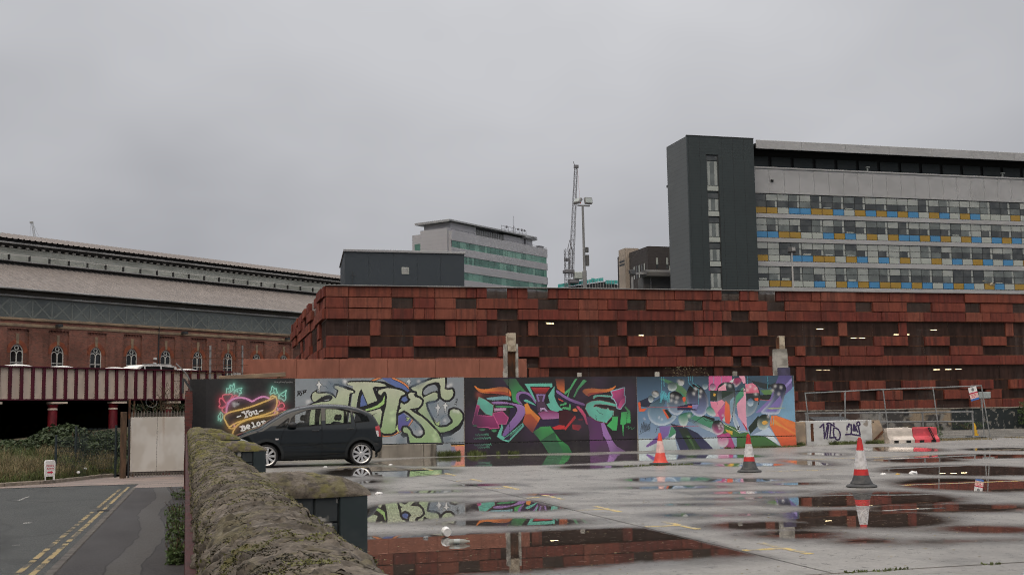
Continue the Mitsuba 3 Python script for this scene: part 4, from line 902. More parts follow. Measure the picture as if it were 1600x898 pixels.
tw = thing('climbing_twigs', 'tangle of bare twigs growing over the top of the gate', 'plant')
put('stem', cat([tube([[x, 50.4, 1.1], [x+RNG.uniform(-.2, .2), 50.4, 1.6], [x+RNG.uniform(-.4, .4), 50.35, 1.6+RNG.uniform(.1, .5)]], .008, 4) for x in RNG.uniform(-2.1, -.1, 26)]), 'mat_twig', tw)
p = np.column_stack([RNG.uniform(-2.1, -.05, 500), 50.4+RNG.uniform(-.1, .2, 500), RNG.uniform(1.35, 1.85, 500)]); put('leaves', leaves(p, .03, .09, RNG), 'mat_bramble', tw)
# green weldmesh fence by the bank
fe = thing('mesh_fence', 'dark green mesh fence panels on posts in front of the brambles', 'fence')
def fpanel(a, b, z0, z1, first):
    a = np.array(a); b = np.array(b); l = np.linalg.norm(b-a); an = math.atan2(b[1]-a[1], b[0]-a[0]); w = []
    for z in np.arange(0, z1-z0+.01, .2): w.append(box(0, l, -.004, .004, z, z+.009))
    for x in np.arange(0, l, .055): w.append(box(x, x+.007, -.003, .003, 0, z1-z0))
    put('panel', xf(cat(w), rz(an), (a[0], a[1], z0)), 'mat_dark_board', fe); put('post', xf(cbox(-.035, .035, -.035, .035, -.6, z1-z0+.08, .006), rz(an), (a[0], a[1], z0)), 'mat_dark_board', fe)
fpanel((-4.78, 48.4), (-3.75, 49.5), -.95, .62, 1); fpanel((-4.35, 51.8), (-2.75, 51.2), -.75, .92, 0); fpanel((-2.75, 51.2), (-2.5, 51.0), -.75, .92, 0)
# folding sign on the kerb
sg = thing('folding_sign', 'white folding pavement sign with red lettering on the kerb in front of the bank', 'sign')
sp = Polygon([(0, 0), (.05, 0), (.05, .16), (.41, .16), (.41, 0), (.46, 0), (.46, .78), (.41, .85), (.05, .85), (0, .78)])
SG = rz(.22)@np.diag([.74, .8, .86]); SGO = (-4.93, 46.35, float(rd(46.4))+.14)
for s, yy in ((1, 0), (-1, .30)): put('board', xf(xf(upright(prism(sp.buffer(-.006).buffer(.006), .03)), rx(s*.16), (0, yy, 0)), SG, SGO), 'mat_sign_white', sg)
def signtext(txt, h, x, z, m):
    v, f = tm(meshkit.text_mesh(txt, h, .004, True)); v[:, 0] -= v[:, 0].mean()-x; put('lettering', xf(xf(upright((v, f), -.034, 0, z), rx(.16)), SG, SGO), m, sg)
signtext('Parking', .07, .23, .60, 'mat_sign_red'); signtext('Spaces', .07, .23, .48, 'mat_sign_red')
put('arrow', xf(xf(upright(prism(Polygon([(.10, .31), (.28, .31), (.28, .27), (.37, .345), (.28, .42), (.28, .38), (.10, .38)]), .004), -.034), rx(.16)), SG, SGO), 'mat_sign_red', sg)
for i, (x, y) in enumerate(((-4.0, 49.0), (-3.85, 50.2))): single('litter', ('white scrap of litter in the grass just right of the folding sign', 'small white scrap of litter in the grass further right behind the kerb')[i], 'litter', xf(tm(trimesh.creation.icosphere(1, .07)), np.diag([1, .7, .8]), (x, y, float(bank_z(np.array(x), np.array(y)))+.22)), 'mat_sign_white')
# ------------------------------------------------------------------ viaduct and station, parallel to u
U3 = np.array([UX, UY, 0]); N3 = np.array([-UY, UX, 0])
ST = np.array([[UX, -UY, 0], [UY, UX, 0], [0, 0, 1]])   # local (s, c, z) -> world
def W(m): return xf(m, ST)
CB, CS = 66.3, 87.46
br = thing('railway_bridge', 'cream and maroon iron girder bridge on red columns', 'bridge')
GT, GB = 4.50, 2.55
put('top_flange', W(box(20, 61.3, CB-.22, CB+.25, GT, GT+.09)), 'mat_maroon', br); put('bottom_flange', W(box(20, 61.3, CB-.22, CB+.25, GB-.09, GB)), 'mat_maroon', br)
k = 0
for i in range(52):
    s = 20.3+.787*i
    if s > 60.8: break
    put('stiffener', W(cbox(s-.095, s+.095, CB-.17, CB-.02, GB+.002, GT-.002, .015)), 'mat_maroon', br)
    if s+.787 < 61.2: put('web_panel', W(box(s+.092, s+.695, CB-.03, CB+.02, GB+.003, GT-.003)), 'mat_cream', br)
    put('rivet_plate', W(box(s+.116, s+.670, CB-.034, CB-.031, GB+.003, GB+.06)), 'mat_maroon', br) if False else None
for s in (32.5, 37.1, 41.7, 46.29, 50.9, 55.5):
    c = put('column', W(xf(lathe([(.30, -3.2), (.30, -1.2), (.285, 1.9), (.27, 2.0)], 24), None, (s, CB+.1, 0))), 'mat_column_red', br, 30)
    put('capital', W(cat([xf(lathe([(.27, 1.99), (.33, 2.1), (.36, 2.18), (.30, 2.2)], 24), None, (s, CB+.1, 0))])), 'mat_column_red', c); put('bearing_plate', W(box(s-.3, s+.8, CB-.32, CB+.3, 2.24, 2.37)), 'mat_cream', c)
    put('collar', W(xf(lathe([(.285, 1.83), (.31, 1.85), (.31, 1.92), (.275, 1.96)], 24), None, (s, CB+.1, 0))), 'mat_cream', c)
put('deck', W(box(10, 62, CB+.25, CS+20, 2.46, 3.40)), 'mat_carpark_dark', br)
put('end_panel', W(box(61.32, 62.6, CB-.06, CB-.02, 3.95, 4.50)), 'mat_sign_white', br)
for pts in ([(0, 0), (.08, .3), (.16, .02), (.24, .3)], [(.34, 0), (.34, .3)], [(.5, .3), (.44, .05), (.62, .02), (.58, .28)], [(.72, 0), (.8, .3), (.92, .06)]):
    g = LineString([(61.42+a, 4.05+b) for a, b in pts]).buffer(.028); v, f = prism(g, .006); put('graffiti_scrawl', W(upright((v, f), CB-.062)), 'mat_dark_steel', br)
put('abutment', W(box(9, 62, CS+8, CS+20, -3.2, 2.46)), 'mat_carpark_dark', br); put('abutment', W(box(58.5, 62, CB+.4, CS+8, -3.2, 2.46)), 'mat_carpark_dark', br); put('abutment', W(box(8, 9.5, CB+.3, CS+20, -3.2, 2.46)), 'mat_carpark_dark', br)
sb_ = thing('road_sign', 'small blue road sign on the bridge deck in front of the brick station', 'sign')
put('plate', W(cbox(60.2, 61.6, 73.0, 73.05, 4.75, 5.20, .02)), 'mat_sign_blue', sb_)
for a, b, z in ((60.7, 61.5, 5.06), (60.75, 61.3, 4.92)): put('lettering', W(box(a, b, 72.994, 72.999, z, z+.05)), 'mat_sign_white', sb_)
put('post', W(xf(tube([[60.4, 73.08, 3.4], [60.4, 73.08, 5.15]], .04, 8))), 'mat_galvanised', sb_)
# station
sn = thing('railway_station', 'long red brick railway station with arched windows and a stepped sheet metal roof', 'building')
BT = 9.60; S0, S1 = 20., 128.
wb = 1.55
def hole(s):   # arched window opening in (s, z)
    a = np.linspace(0, math.pi, 14); return Polygon([(s-.60, 3.4)]+[(s+.60, 3.4)]+[(s+.60*math.cos(q), 6.72+.72*math.sin(q)) for q in a])
win = [57.6+3.82*k for k in range(-9, 18)]
wall = sbox(S0, 3.3, S1, BT-.22)
wall = wall.difference(unary_union([hole(s) for s in win]))
rec = unary_union([sbox(s-1.0, 3.3, s+1.0, 8.70) for s in win])
put('brick_wall', W(upright(prism(wall.difference(rec), .35), CS+.35)), 'mat_station_brick', sn)
put('brick_bay', W(upright(prism(rec.intersection(wall), .22), CS+.35)), 'mat_station_brick', sn)
put('back_wall', W(box(S0, S1, CS+.9, CS+1.2, 3.3, 11.9)), 'mat_carpark_dark', sn)
put('string_course', W(cbox(S0, S1, CS-.07, CS+.02, 8.86, 9.13, .03)), 'mat_sandstone', sn)
put('cornice', W(cbox(S0, S1, CS-.12, CS+.4, BT-.22, BT, .03)), 'mat_sandstone', sn)
for s in win:
    if s < 50 or s > 93: vis = False
    else: vis = True
    for k in range(13 if vis else 0):
        x = s-.92+k*.153; 
        if k % 2 == 0: put('dentil', W(box(x-.045, x+.045, CS+.03, CS+.13, 8.55, 8.70)), 'mat_station_brick_dark', sn)
    if not vis and not (40 < s < 100): continue
    a = np.linspace(0, math.pi, 15); ring = Polygon([(s+.98*math.cos(q), 6.72+1.08*math.sin(q)) for q in a]+[(s+.60*math.cos(q), 6.72+.72*math.sin(q)) for q in a[::-1]])
    put('window_arch', W(upright(prism(ring, .035), CS+.13)), 'mat_arch_brick', sn)
    put('keystone', W(upright(prism(Polygon([(s-.11, 7.46), (s+.11, 7.46), (s+.14, 8.32), (s-.14, 8.32)]), .07), CS+.13)), 'mat_sandstone', sn)
    h = hole(s); w_ = put('window', W(upright(prism(h, .02), CS+.28)), 'mat_dark_pane', sn)
    fr = h.difference(h.buffer(-.075))
    bars = [fr, sbox(s-.045, 3.4, s+.045, 6.72), sbox(s-.6, 5.9, s+.6, 5.97), sbox(s-.6, 5.0, s+.6, 5.08), sbox(s-.6, 4.1, s+.6, 4.18)]
    for o in (-.29, .29): bars.append(LineString([(s+o+.28*math.cos(q), 6.55+.34*math.sin(q)) for q in a]).buffer(.032))
    c = Point(s, 7.13); bars.append(c.buffer(.20).difference(c.buffer(.145)))
    put('frame', W(upright(prism(unary_union(bars).intersection(h.buffer(.001)), .06), CS+.24)), 'mat_white_frame', w_)
# glazed clerestory with trusses showing through
put('clerestory_glass', W(box(S0, S1, CS+.30, CS+.33, BT+.02, 11.32)), 'mat_truss_glass', sn)
for k in range(-9, 18):
    s = 57.6+3.82*k-.4; m = []
    for a, b in (((0, .1), (1.75, 1.6)), ((0, 1.6), (1.75, .1)), ((3.6, .1), (1.95, 1.6)), ((3.6, 1.6), (1.95, .1))): m.append(LineString([(s+a[0], BT+a[1]), (s+b[0], BT+b[1])]).buffer(.07, cap_style=2))
    m.append(sbox(s+1.78, BT, s+1.92, 11.3)); m.append(sbox(s-.2, BT, s-.05, 11.3))
    if 40 < s < 105: put('truss', W(upright(prism(unary_union(m), .02), CS+.297)), 'mat_truss', sn)
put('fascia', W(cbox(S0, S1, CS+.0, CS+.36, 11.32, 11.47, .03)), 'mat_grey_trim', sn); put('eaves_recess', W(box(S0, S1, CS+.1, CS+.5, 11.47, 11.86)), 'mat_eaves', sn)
put('gutter', W(cbox(S0, S1, CS-.5, CS-.2, 11.86, 12.02, .05)), 'mat_grey_trim', sn)
def corr(s0, s1, c0, z0, c1, z1, pitch, amp):
    s = (np.arange(s0, s1, pitch)[:, None]+np.array([0, .36, .44, .52])*pitch/.56).ravel(); zz = np.tile([0, 0, amp, amp], len(s)//4); v = np.concatenate([np.column_stack([s, s*0+c0, z0+zz]), np.column_stack([s, s*0+c1, z1+zz])]); n = len(s); i = np.arange(n-1)
    return v, np.stack([i, i+1, i+1+n, i+n], 1)
put('lower_roof', W(corr(S0, S1, CS-.35, 11.98, CS+5.9, 14.86, .56, .07)), 'mat_sheet_roof', sn)
put('lantern_band', W(box(S0, S1, CS+5.95, CS+6.2, 14.7, 16.25)), 'mat_pale_green', sn); put('walkway', W(box(S0, S1, CS+5.3, CS+5.94, 15.02, 15.10)), 'mat_grey_trim', sn)
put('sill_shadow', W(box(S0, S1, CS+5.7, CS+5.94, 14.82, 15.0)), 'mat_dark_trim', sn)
put('handrail', W(box(S0, S1, CS+5.32, CS+5.38, 15.56, 15.62)), 'mat_white_frame', sn)
for k in range(48): put('rail_post', W(box(30+2*k, 30+2*k+.12, CS+5.32, CS+5.5, 15.1, 15.62)), 'mat_dark_trim', sn)
put('upper_band', W(box(S0, S1, CS+6.0, CS+6.25, 16.25, 16.42)), 'mat_dark_trim', sn)
for k in range(120): put('bracket', W(box(30+.8*k, 30+.8*k+.28, CS+5.8, CS+6.0, 16.28, 16.40)), 'mat_white_frame', sn)
put('upper_gutter', W(cbox(S0, S1, CS+5.25, CS+5.5, 16.55, 16.68, .04)), 'mat_grey_trim', sn)
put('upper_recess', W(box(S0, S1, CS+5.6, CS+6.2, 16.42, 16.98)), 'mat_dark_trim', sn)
put('upper_roof', W(corr(S0, S1, CS+5.2, 16.98, CS+9.4, 18.05, .56, .07)), 'mat_sheet_roof', sn)
put('far_roof', W(corr(S0, S1, CS+9.4, 18.05, CS+22, 14.0, .56, .07)), 'mat_sheet_roof', sn)
put('end_wall', W(cat([box(S1-.4, S1, CS+.4, CS+22, -3.2, 13.5), box(S0, S0+.4, CS+.4, CS+22, -3.2, 13.5), box(S0, S1, CS+21.6, CS+22, -3.2, 14)])), 'mat_station_brick', sn)
for s in (61.1, 74.6, 88.2):
    lm = put('floodlight', W(cat([box(s-.2, s+.25, CS-.62, CS-.2, 8.98, 9.22), box(s-.04, s+.04, CS-.3, CS, 9.0, 9.1)])), 'mat_dark_steel', sn)
put('alarm_box', W(box(71.3, 71.6, CS-.15, CS+.01, 5.9, 6.25)), 'mat_sign_white', sn); put('camera_box', W(box(71.35, 71.6, CS-.22, CS+.01, 6.5, 6.7)), 'mat_sign_white', sn)
dp = [tube([[s, CS-.02, 3.4], [s, CS-.06, 9.0], [s, CS-.1, 9.55]], .05, 6) for s in (71.9,)]
for m in dp: put('downpipe', W(m), 'mat_dark_steel', sn)
# ------------------------------------------------------------------ painted wall
def flatten_murals():
    panels = {}; cur = None
    for k, f, w, p in MURAL:
        if k == 'N': cur = panels.setdefault(f, []); continue
        cur.append((k, f, w, np.array(p, float).reshape(-1, 2)/100))
    return panels
MX = {1: (.10, 3.105), 2: (3.105, 8.235), 3: (8.235, 13.91), 4: (13.91, 19.50)}
ZT = {1: 2.40, 2: 2.385, 3: 2.37, 4: 2.35}; ZJ = {1: .40, 2: .40, 3: .37, 4: .36}
KM = 1.28                                    # from the colours on the photograph to paint reflectance
def lin(c):
    a = np.array(L(*c)); return np.minimum((a*.9+a.mean()*.1)*KM, .8)
def mural(pn, items):
    out, glows = [], []
    for k, f, w, p in items:
        if k == 'P':
            s, o = w
            if s: p = chaikin(p, True, 2)
            g = Polygon(p).buffer(0)
            if g.is_empty: continue
            if o: out.append((g.buffer(o[0]/100, join_style=1, quad_segs=3), o[1], None))
            out.append((g, f, None))
        elif k == 'S':
            s, r = w
            if len(p) == 1: p = np.vstack([p, p+.01])
            if s and len(p) > 2: p = chaikin(p, False, 2)
            out.append((LineString(p).buffer(r/200, quad_segs=3), f, None))
        elif k == 'Nn':
            s, r = w; p = chaikin(p, False, 2) if s and len(p) > 2 else p; ls = LineString(p)
            glows.append(('line', ls, f, .06)); out.append((ls.buffer(r/200*.95, quad_segs=3), f, None)); out.append((ls.buffer(r/200*.35, quad_segs=3), tuple(c+(255-c)*.3 for c in f), None))
        elif k == 'H':
            for q in p: glows.append(('pt', q, f, w/100))
    above = None; pieces = []
    x0, x1 = MX[pn]; full = sbox(x0, 0, x1, ZT[pn])
    for g, f, _ in reversed(out):
        g = g.intersection(full); vis = g if above is None else g.difference(above)
        above = g if above is None else unary_union([above, g])
        if not vis.is_empty: pieces.append((vis, g, f))
    up, lo = sbox(x0+.004, ZJ[pn]+.012, x1-.004, ZT[pn]), sbox(x0+.004, -.03, x1-.004, ZJ[pn]-.012)
    def build(rect, y, x_from=None):
        V, F, C, n = [], [], [], 0
        for vis, g, f in pieces:
            q = vis.intersection(rect)
            if q.is_empty: continue
            b = g.bounds
            for h in getattr(q, 'geoms', [q]):
                if h.geom_type != 'Polygon' or h.area < 2e-6: continue
                try: v, t = tri2d(h, .07)
                except Exception: continue
                if len(t) == 0: continue
                if isinstance(f[0], str):
                    u = np.clip((b[3]-v[:, 1])/(b[3]-b[1]+1e-6), 0, 1)[:, None]
                    if f[0] == 'g': c = lin(f[1])*(1-u)+lin(f[2])*u
                    elif f[0] == 'g3': c = np.where(u < .5, lin(f[1])*(1-2*u)+lin(f[2])*2*u, lin(f[2])*(2-2*u)+lin(f[3])*(2*u-1))
                    else:
                        d = shapely.distance(g.boundary, shapely.points(v)); rim = np.exp(-(d/.055)**2)[:, None]; u = np.clip(u*1.3-.22, 0, 1)**1.2
                        c = lin(f[1])*(1-u)+lin(f[2])*u; c = c*(1-rim*u*.7)+lin((196, 204, 208))*rim*u*.7; c = c*(1-.35*np.exp(-(d/.03)**2)[:, None]*(1-u))
                else: c = np.repeat(lin(f)[None], len(v), 0)
                V.append(np.column_stack([v[:, 0], np.full(len(v), y), v[:, 1]])); F.append(t+n); C.append(c); n += len(v)
        V, F, C = np.vstack(V), np.vstack(F), np.vstack(C)
        for kind, g, f, r in glows:
            if kind == 'line': d = shapely.distance(g, shapely.points(V[:, [0, 2]])); a = .26*np.exp(-d/r)
            else:
                d = np.hypot(V[:, 0]-g[0], V[:, 2]-g[1]); a = .7*np.exp(-(d/r)**2)
            C = C*(1-a[:, None])+lin(f)*a[:, None]
        # make every triangle face the camera side (-y)
        nrm = np.cross(V[F[:, 1]]-V[F[:, 0]], V[F[:, 2]]-V[F[:, 0]])[:, 1]; F[nrm > 0] = F[nrm > 0][:, ::-1]
        return V, F, C
    return build, up, lo
mw = thing('mural_wall', 'long concrete wall painted with four graffiti murals side by side', 'wall')
LAB = {1: 'black panel painted with a neon heart and the words You Belong', 2: 'grey panel painted with pale green bubble letters', 3: 'dark panel painted with angular teal, orange and purple letters', 4: 'blue panel painted with shaded bubble letters and an orange corner'}
for pn, items in flatten_murals().items():
    build, up, lo = mural(pn, items); x0, x1 = MX[pn]
    pk = put('mural_panel', box(x0, x1, 35.31, 35.48, ZJ[pn]+.012, ZT[pn]), 'mat_bare_concrete', mw, label=LAB[pn])
    V, F, C = build(up, 35.305); put('paint', (V, F), 'mat_mural', pk, color=C)
    off = .0 if pn != 2 else .06
    if pn == 2:
        for a, b in ((3.11, 4.3), (4.3, 5.65), (5.65, 6.94), (6.94, 7.345)): put('plinth', cbox(a+.005, b-.005, 35.24, 35.5, -.05, .385, .012), 'mat_bare_concrete', mw)
        q = put('plinth', box(7.35, 8.23, 35.29, 35.5, -.05, .392), 'mat_bare_concrete', mw); V, F, C = build(sbox(7.352, -.03, 8.228, .388), 35.285); put('paint', (V, F), 'mat_mural', q, color=C)
        put('ledge', box(3.11, 8.23, 35.30, 35.49, .386, .41), 'mat_dark_board', mw)
    else:
        q = put('plinth', box(x0, x1, 35.296, 35.5, -.05, ZJ[pn]-.012), 'mat_bare_concrete', mw); V, F, C = build(lo, 35.29); put('paint', (V, F), 'mat_mural', q, color=C)
        put('ledge', box(x0, x1, 35.33, 35.47, ZJ[pn]-.012, ZJ[pn]+.012), 'mat_black', mw)
put('wall_end', box(19.501, 19.512, 35.31, 35.5, -.05, 2.35), 'mat_bare_concrete', mw)
for x in (11.95, 14.6, 17.35): put('post_stub', cbox(x, x+.13, 35.36, 35.46, 2.3, 2.50, .01), 'mat_pale_post', mw)
for pn, x in ((3, 9.65), (3, 10.25), (3, 11.6), (3, 12.9), (4, 15.6), (4, 17.85)): put('joint_strip', box(x, x+.012, 35.300, 35.304, .02, ZT[pn]-.02 if pn == 3 and x < 10 else ZJ[pn]-.02), 'mat_black', mw)
# columns that rise through the wall
c1 = thing('steel_column', 'cut off steel column with a cream box on top, above the dark mural', 'column')
put('flange', cat([box(9.63, 9.70, 35.55, 35.8, -.05, 3.42), box(9.98, 10.05, 35.55, 35.8, -.05, 3.42)]), 'mat_pale_post', c1); put('web', box(9.70, 9.98, 35.66, 35.72, -.05, 3.40), 'mat_rust_steel', c1); put('cap_box', cbox(9.715, 9.985, 35.53, 35.78, 3.18, 3.76, .015), 'mat_cream_box', c1); put('foot_bracket', cbox(9.55, 9.66, 35.45, 35.6, 2.36, 2.58, .02), 'mat_pale_post', c1)
c2 = thing('concrete_column', 'broken pale concrete column with a cream block on top, at the right end of the murals', 'column')
v, f = tm(trimesh.creation.box((.40, .34, 3.3)).subdivide().subdivide().subdivide()); v = v*np.array([1, 1, 1])+np.array([19.24, 35.70, 1.60]); top = np.clip((v[:, 2]-2.9)/.4, 0, 1); v[:, 0] = 19.26+(v[:, 0]-19.26)*(1-.12*top); v += (meshkit.noise(v*7)[:, None]-.5)*.035
put('shaft', (v, f), 'mat_pale_post', c2); v, f = cbox(19.20, 19.40, 35.6, 35.8, 3.2, 3.68, .015); put('block', (v, f), 'mat_cream_box', c2); put('rusty_edge', box(19.12, 19.19, 35.62, 35.72, 3.2, 3.66), 'mat_rust_steel', c2)
put('painted_face', box(19.03, 19.5, 35.515, 35.525, 2.30, 2.62), 'mat_violet_paint', c2)
# hoarding behind the wall
hd = thing('rust_hoarding', 'rust coloured steel hoarding rising behind the first two murals', 'hoarding')
hx = [1.68, 3.3, 4.62, 6.15, 7.7, 9.15, 10.75]
for a, b in zip(hx[:-1], hx[1:]): put('panel', cbox(a+.003, b-.003, 37.0, 37.06, -.05, 3.04-.004*(a-1.7), .01), 'mat_hoarding', hd)
put('stiffener', box(1.7, 10.7, 37.06, 37.14, 1.4, 1.5), 'mat_rust_steel', hd)
single('plank', 'pale timber plank lying along the top behind the black mural', 'plank', xf(cbox(0, 1.95, 0, .2, 0, .13, .01), ry(-.05), (.95, 36.1, 2.38)), 'mat_sandstone')
# security grid above the black mural
wm = thing('grid_fence', 'rusty wire grid fence with grey posts above the black mural', 'fence')
for x in np.arange(-.36, 1.75, .245): put('bar', box(x, x+.014, 36.5, 36.514, 1.9, 3.46+.05*math.sin(x*9)), 'mat_rust_steel', wm)
for z in (2.37, 2.60, 2.83, 3.05, 3.28): put('bar', box(-.45, 1.82, 36.486, 36.5, z, z+.014), 'mat_rust_steel', wm)
for x in (.66, 1.60): put('post', box(x, x+.06, 36.52, 36.58, -.05, 3.44), 'mat_steel_grey', wm)
put('brace', tube([[-.30, 36.45, 2.9], [-.05, 36.45, 2.65], [.14, 36.45, 2.36]], .022, 6), 'mat_steel_grey', wm)
bwk = thing('bare_twigs', 'bare twigs hanging over the bridge girder left of the black mural', 'plant'); put('stem', cat([tube([[x, 36, 1.5], [x+RNG.uniform(-.12, .12), 36, 1.9], [x+RNG.uniform(-.25, .25), 36, 1.95+RNG.uniform(0, .4)]], .004, 4) for x in RNG.uniform(-.75, -.2, 22)]), 'mat_twig', bwk)
def shrub(name, label, cx, cy, z0, r, h, ns, nl, m='leaf', s=(.03, .07)):
    t = thing(name, label, 'shrub'); st = []
    for _ in range(ns):
        a, e = RNG.uniform(0, 2*math.pi), r*RNG.uniform(.3, 1); st.append(tube([[cx, cy, z0], [cx+.5*e*math.cos(a), cy+.5*e*math.sin(a), z0+h*.55], [cx+e*math.cos(a), cy+e*math.sin(a), z0+h*RNG.uniform(.6, 1)]], [.009, .006, .003], 4))
    put('stem', cat(st), 'mat_twig', t)
    a = RNG.uniform(0, 2*np.pi, nl); q = r*np.sqrt(RNG.uniform(0, 1, nl)); put('leaves', leaves(np.column_stack([cx+q*np.cos(a), cy+q*np.sin(a), z0+h*RNG.uniform(.15, 1, nl)]), *s, RNG), 'mat_'+m, t)
shrub('dead_shrub', 'straggly dead shrub sprouting behind the top of the blue mural', 16.1, 36.4, 1.9, .75, .85, 40, 160, 'dry_grass')
shrub('shrub', 'small dark tuft on top of the wall where the first two murals meet', 2.75, 36.2, 2.25, .14, .25, 8, 80)
shrub('shrub', 'green shrub beside the red plastic barrier', 25.9, 37.3, -.02, .55, .55, 26, 900)
shrub('shrub', 'green shrub in front of the dark low wall at the right edge', 41.9, 51.2, 0, .8, 1.35, 30, 1500, s=(.05, .12))
shrub('shrub', 'tuft of green weeds at the foot of the low wall behind the yellow base', 38.2, 51.6, 0, .9, .4, 14, 500)
# grass along the foot of the murals
def verge(label, x0, x1, y0, y1, n, h, seed, m='grass'):
    r = np.random.RandomState(seed); X = r.uniform(x0, x1, n); k = meshkit.fbm(np.stack([X*1.3, X*0, X*0+seed], -1), 3) > .40; X = X[k]; Y = r.uniform(y0, y1, len(X))
    return single('grass_verge', label, 'grass', blades(np.column_stack([X, Y, 0*X-.01]), h*.4, h, .022, .35, r), 'mat_'+m, kind='stuff')
verge('grass growing along the foot of the bare concrete plinth behind the car', 4.2, 8.6, 34.95, 35.24, 3200, .22, 1); verge('sparse grass at the foot of the dark mural', 8.3, 9.9, 35.0, 35.28, 700, .16, 2)
verge('thin line of weeds at the foot of the blue mural', 16.0, 19.6, 35.1, 35.28, 900, .09, 3); verge('weeds along the foot of the white barrier block', 19.6, 23.3, 36.0, 36.28, 1600, .17, 4); verge('yellowish grass on the rough ground by the yellow base', 26, 30.5, 37.0, 38.6, 2200, .09, 5, 'dry_grass'); verge('grass tufts on the joint at the lower right', 5.1, 6.9, 8.58, 8.68, 240, .035, 6)
t = single('moss_line', 'tuft of green moss in the slab joint left of the middle cone', 'moss', blades(np.column_stack([RNG.uniform(9.9, 11.6, 240), RNG.uniform(25.9, 26.1, 240), np.zeros(240)]), .02, .06, .02, .3, RNG), 'mat_grass', kind='stuff')
# ------------------------------------------------------------------ barriers and fences on the right
bb = thing('concrete_barrier', 'white painted concrete barrier block with purple tags and beige ends', 'barrier')
put('beige_end', cbox(19.66, 20.45, 36.33, 36.8, -.05, .80, .02), 'mat_beige_block', bb); put('white_face', cbox(20.455, 23.0, 36.30, 36.82, -.05, .81, .015), 'mat_white_render', bb)
v, f = upright(prism(Polygon([(23.005, -.05), (23.46, -.05), (23.44, .5), (23.32, .80), (23.005, .81)]), .5), 36.83); put('beige_end', (v, f), 'mat_beige_block', bb)
put('steel_strip', box(20.62, 20.72, 36.285, 36.298, .13, .73), 'mat_rust_steel', bb); put('steel_strip', xf(box(-.04, .04, -.012, .0, -.33, .33), ry(.86), (23.17, 36.29, .20)), 'mat_rust_steel', bb); put('bolt_hole', xf(tm(trimesh.creation.cylinder(.02, .01)), rx(math.pi/2), (23.06, 36.295, .74)), 'mat_black', bb)
def tagline(pts, w=.028, cl=False):
    P2 = []
    for a, b in pts:
        P2.append((20.0+(a-78)/6.415*.0206-.02, .815-(b-622)/6.415*.0209))
    return LineString(P2).buffer(w)
tg = [[(388, 690), (432, 655), (437, 805)], [(437, 805), (482, 660)], [(492, 670), (465, 810)], [(470, 655), (500, 645), (560, 680)], [(522, 665), (500, 800), (575, 797)], [(550, 700), (590, 700), (627, 740), (627, 800), (600, 830), (560, 810), (543, 750), (553, 700)], [(556, 648), (558, 658)], [(560, 836), (566, 842)],
      [(712, 720), (715, 680), (735, 690), (735, 660), (765, 670), (762, 760)], [(795, 670), (785, 730), (820, 730), (790, 700), (826, 690)], [(800, 668), (840, 745)], [(852, 690), (868, 785), (768, 770)], [(852, 640), (870, 650), (872, 672), (852, 684), (834, 672), (835, 652), (852, 640)], [(695, 770), (750, 768)]]
put('tag_lettering', upright(prism(unary_union([tagline(chaikin(p_, False, 2) if len(p_) > 3 else p_) for p_ in tg[:8]]), .003), 36.2965), 'mat_purple_tag', bb, label='purple sprayed tag reading VILO'); put('tag_lettering', upright(prism(unary_union([tagline(p_) for p_ in tg[8:]]), .003), 36.2965), 'mat_purple_tag', bb, label='purple sprayed tag reading MBJ')
def jersey(x0, x1, m, label):
    t = thing('plastic_barrier', label, 'barrier'); pr = Polygon([(-.24, 0), (.24, 0), (.24, .12), (.12, .24), (.09, .52), (-.09, .52), (-.12, .24), (-.24, .12)])
    v, f = prism(pr.buffer(-.012).buffer(.012), x1-x0); v = np.column_stack([x0+v[:, 2], 36.28+v[:, 0], v[:, 1]-.01]); put('body', (v, f), m, t)
    for q in (.27, .75): put('fork_slot', box(x0+q*(x1-x0)-.09, x0+q*(x1-x0)+.09, 36.034, 36.05, .0, .085), 'mat_black', t)
    put('cap_ridge', cbox(x0+.1, x1-.1, 36.22, 36.34, .505, .53, .01), m, t); return t
jersey(23.5, 24.5, 'mat_white_plastic', 'dirty white plastic road barrier beside the white concrete block'); jr = jersey(24.52, 25.5, 'mat_red_plastic', 'pinkish red plastic road barrier at the end of the row')
put('strap', cat([tube([[25.12, 36.13, .52], [25.18, 36.03, .25], [25.3, 36.02, .02]], .02, 6), tube([[25.17, 36.13, .52], [25.26, 36.03, .22], [25.33, 36.02, .02]], .015, 6)]), 'mat_black', jr)
rl = thing('tube_railing', 'grey tubular railing with two rails behind the barriers', 'railing')
for z0, z1, n_ in ((1.06, 1.0, 0), (.72, .64, 1)): put('rail', tube([[21.95, 39, z0], [29.15, 39, z1]], .03, 8), 'mat_steel_grey', rl)
for x in (22.0, 23.4, 25.05, 26.9, 29.1): put('post', tube([[x, 39, -.05], [x, 39, 1.05]], .035, 8), 'mat_steel_grey', rl); put('joint', tube([[x, 39, 1.0-.008*(x-25)-.02], [x, 39, 1.07-.008*(x-25)]], .05, 8), 'mat_steel_grey', rl)
hf = thing('temporary_fence', 'sagging temporary steel fence with a notice board near its right end', 'fence')
tops = [(21.14, 1.78), (22.75, 1.83), (24.28, 1.88), (26.36, 1.92), (28.43, 1.97)]; bots = [(21.30, .0), (22.62, .0), (24.45, .0), (26.55, .0), (28.70, .0)]
for (a, z), (b, z2) in zip(tops[:-1], tops[1:]): put('top_rail', tube([[a, 37.5, z], [b, 37.5, z2]], .021, 7), 'mat_galvanised', hf); put('bottom_rail', tube([[a+.15, 37.5, .10], [b+.15, 37.5, .10]], .018, 6), 'mat_galvanised', hf)
for (a, z), (b, z2) in zip(tops, bots): put('upright', tube([[a, 37.5, z+.03], [b, 37.5, z2]], .022, 7), 'mat_galvanised', hf)
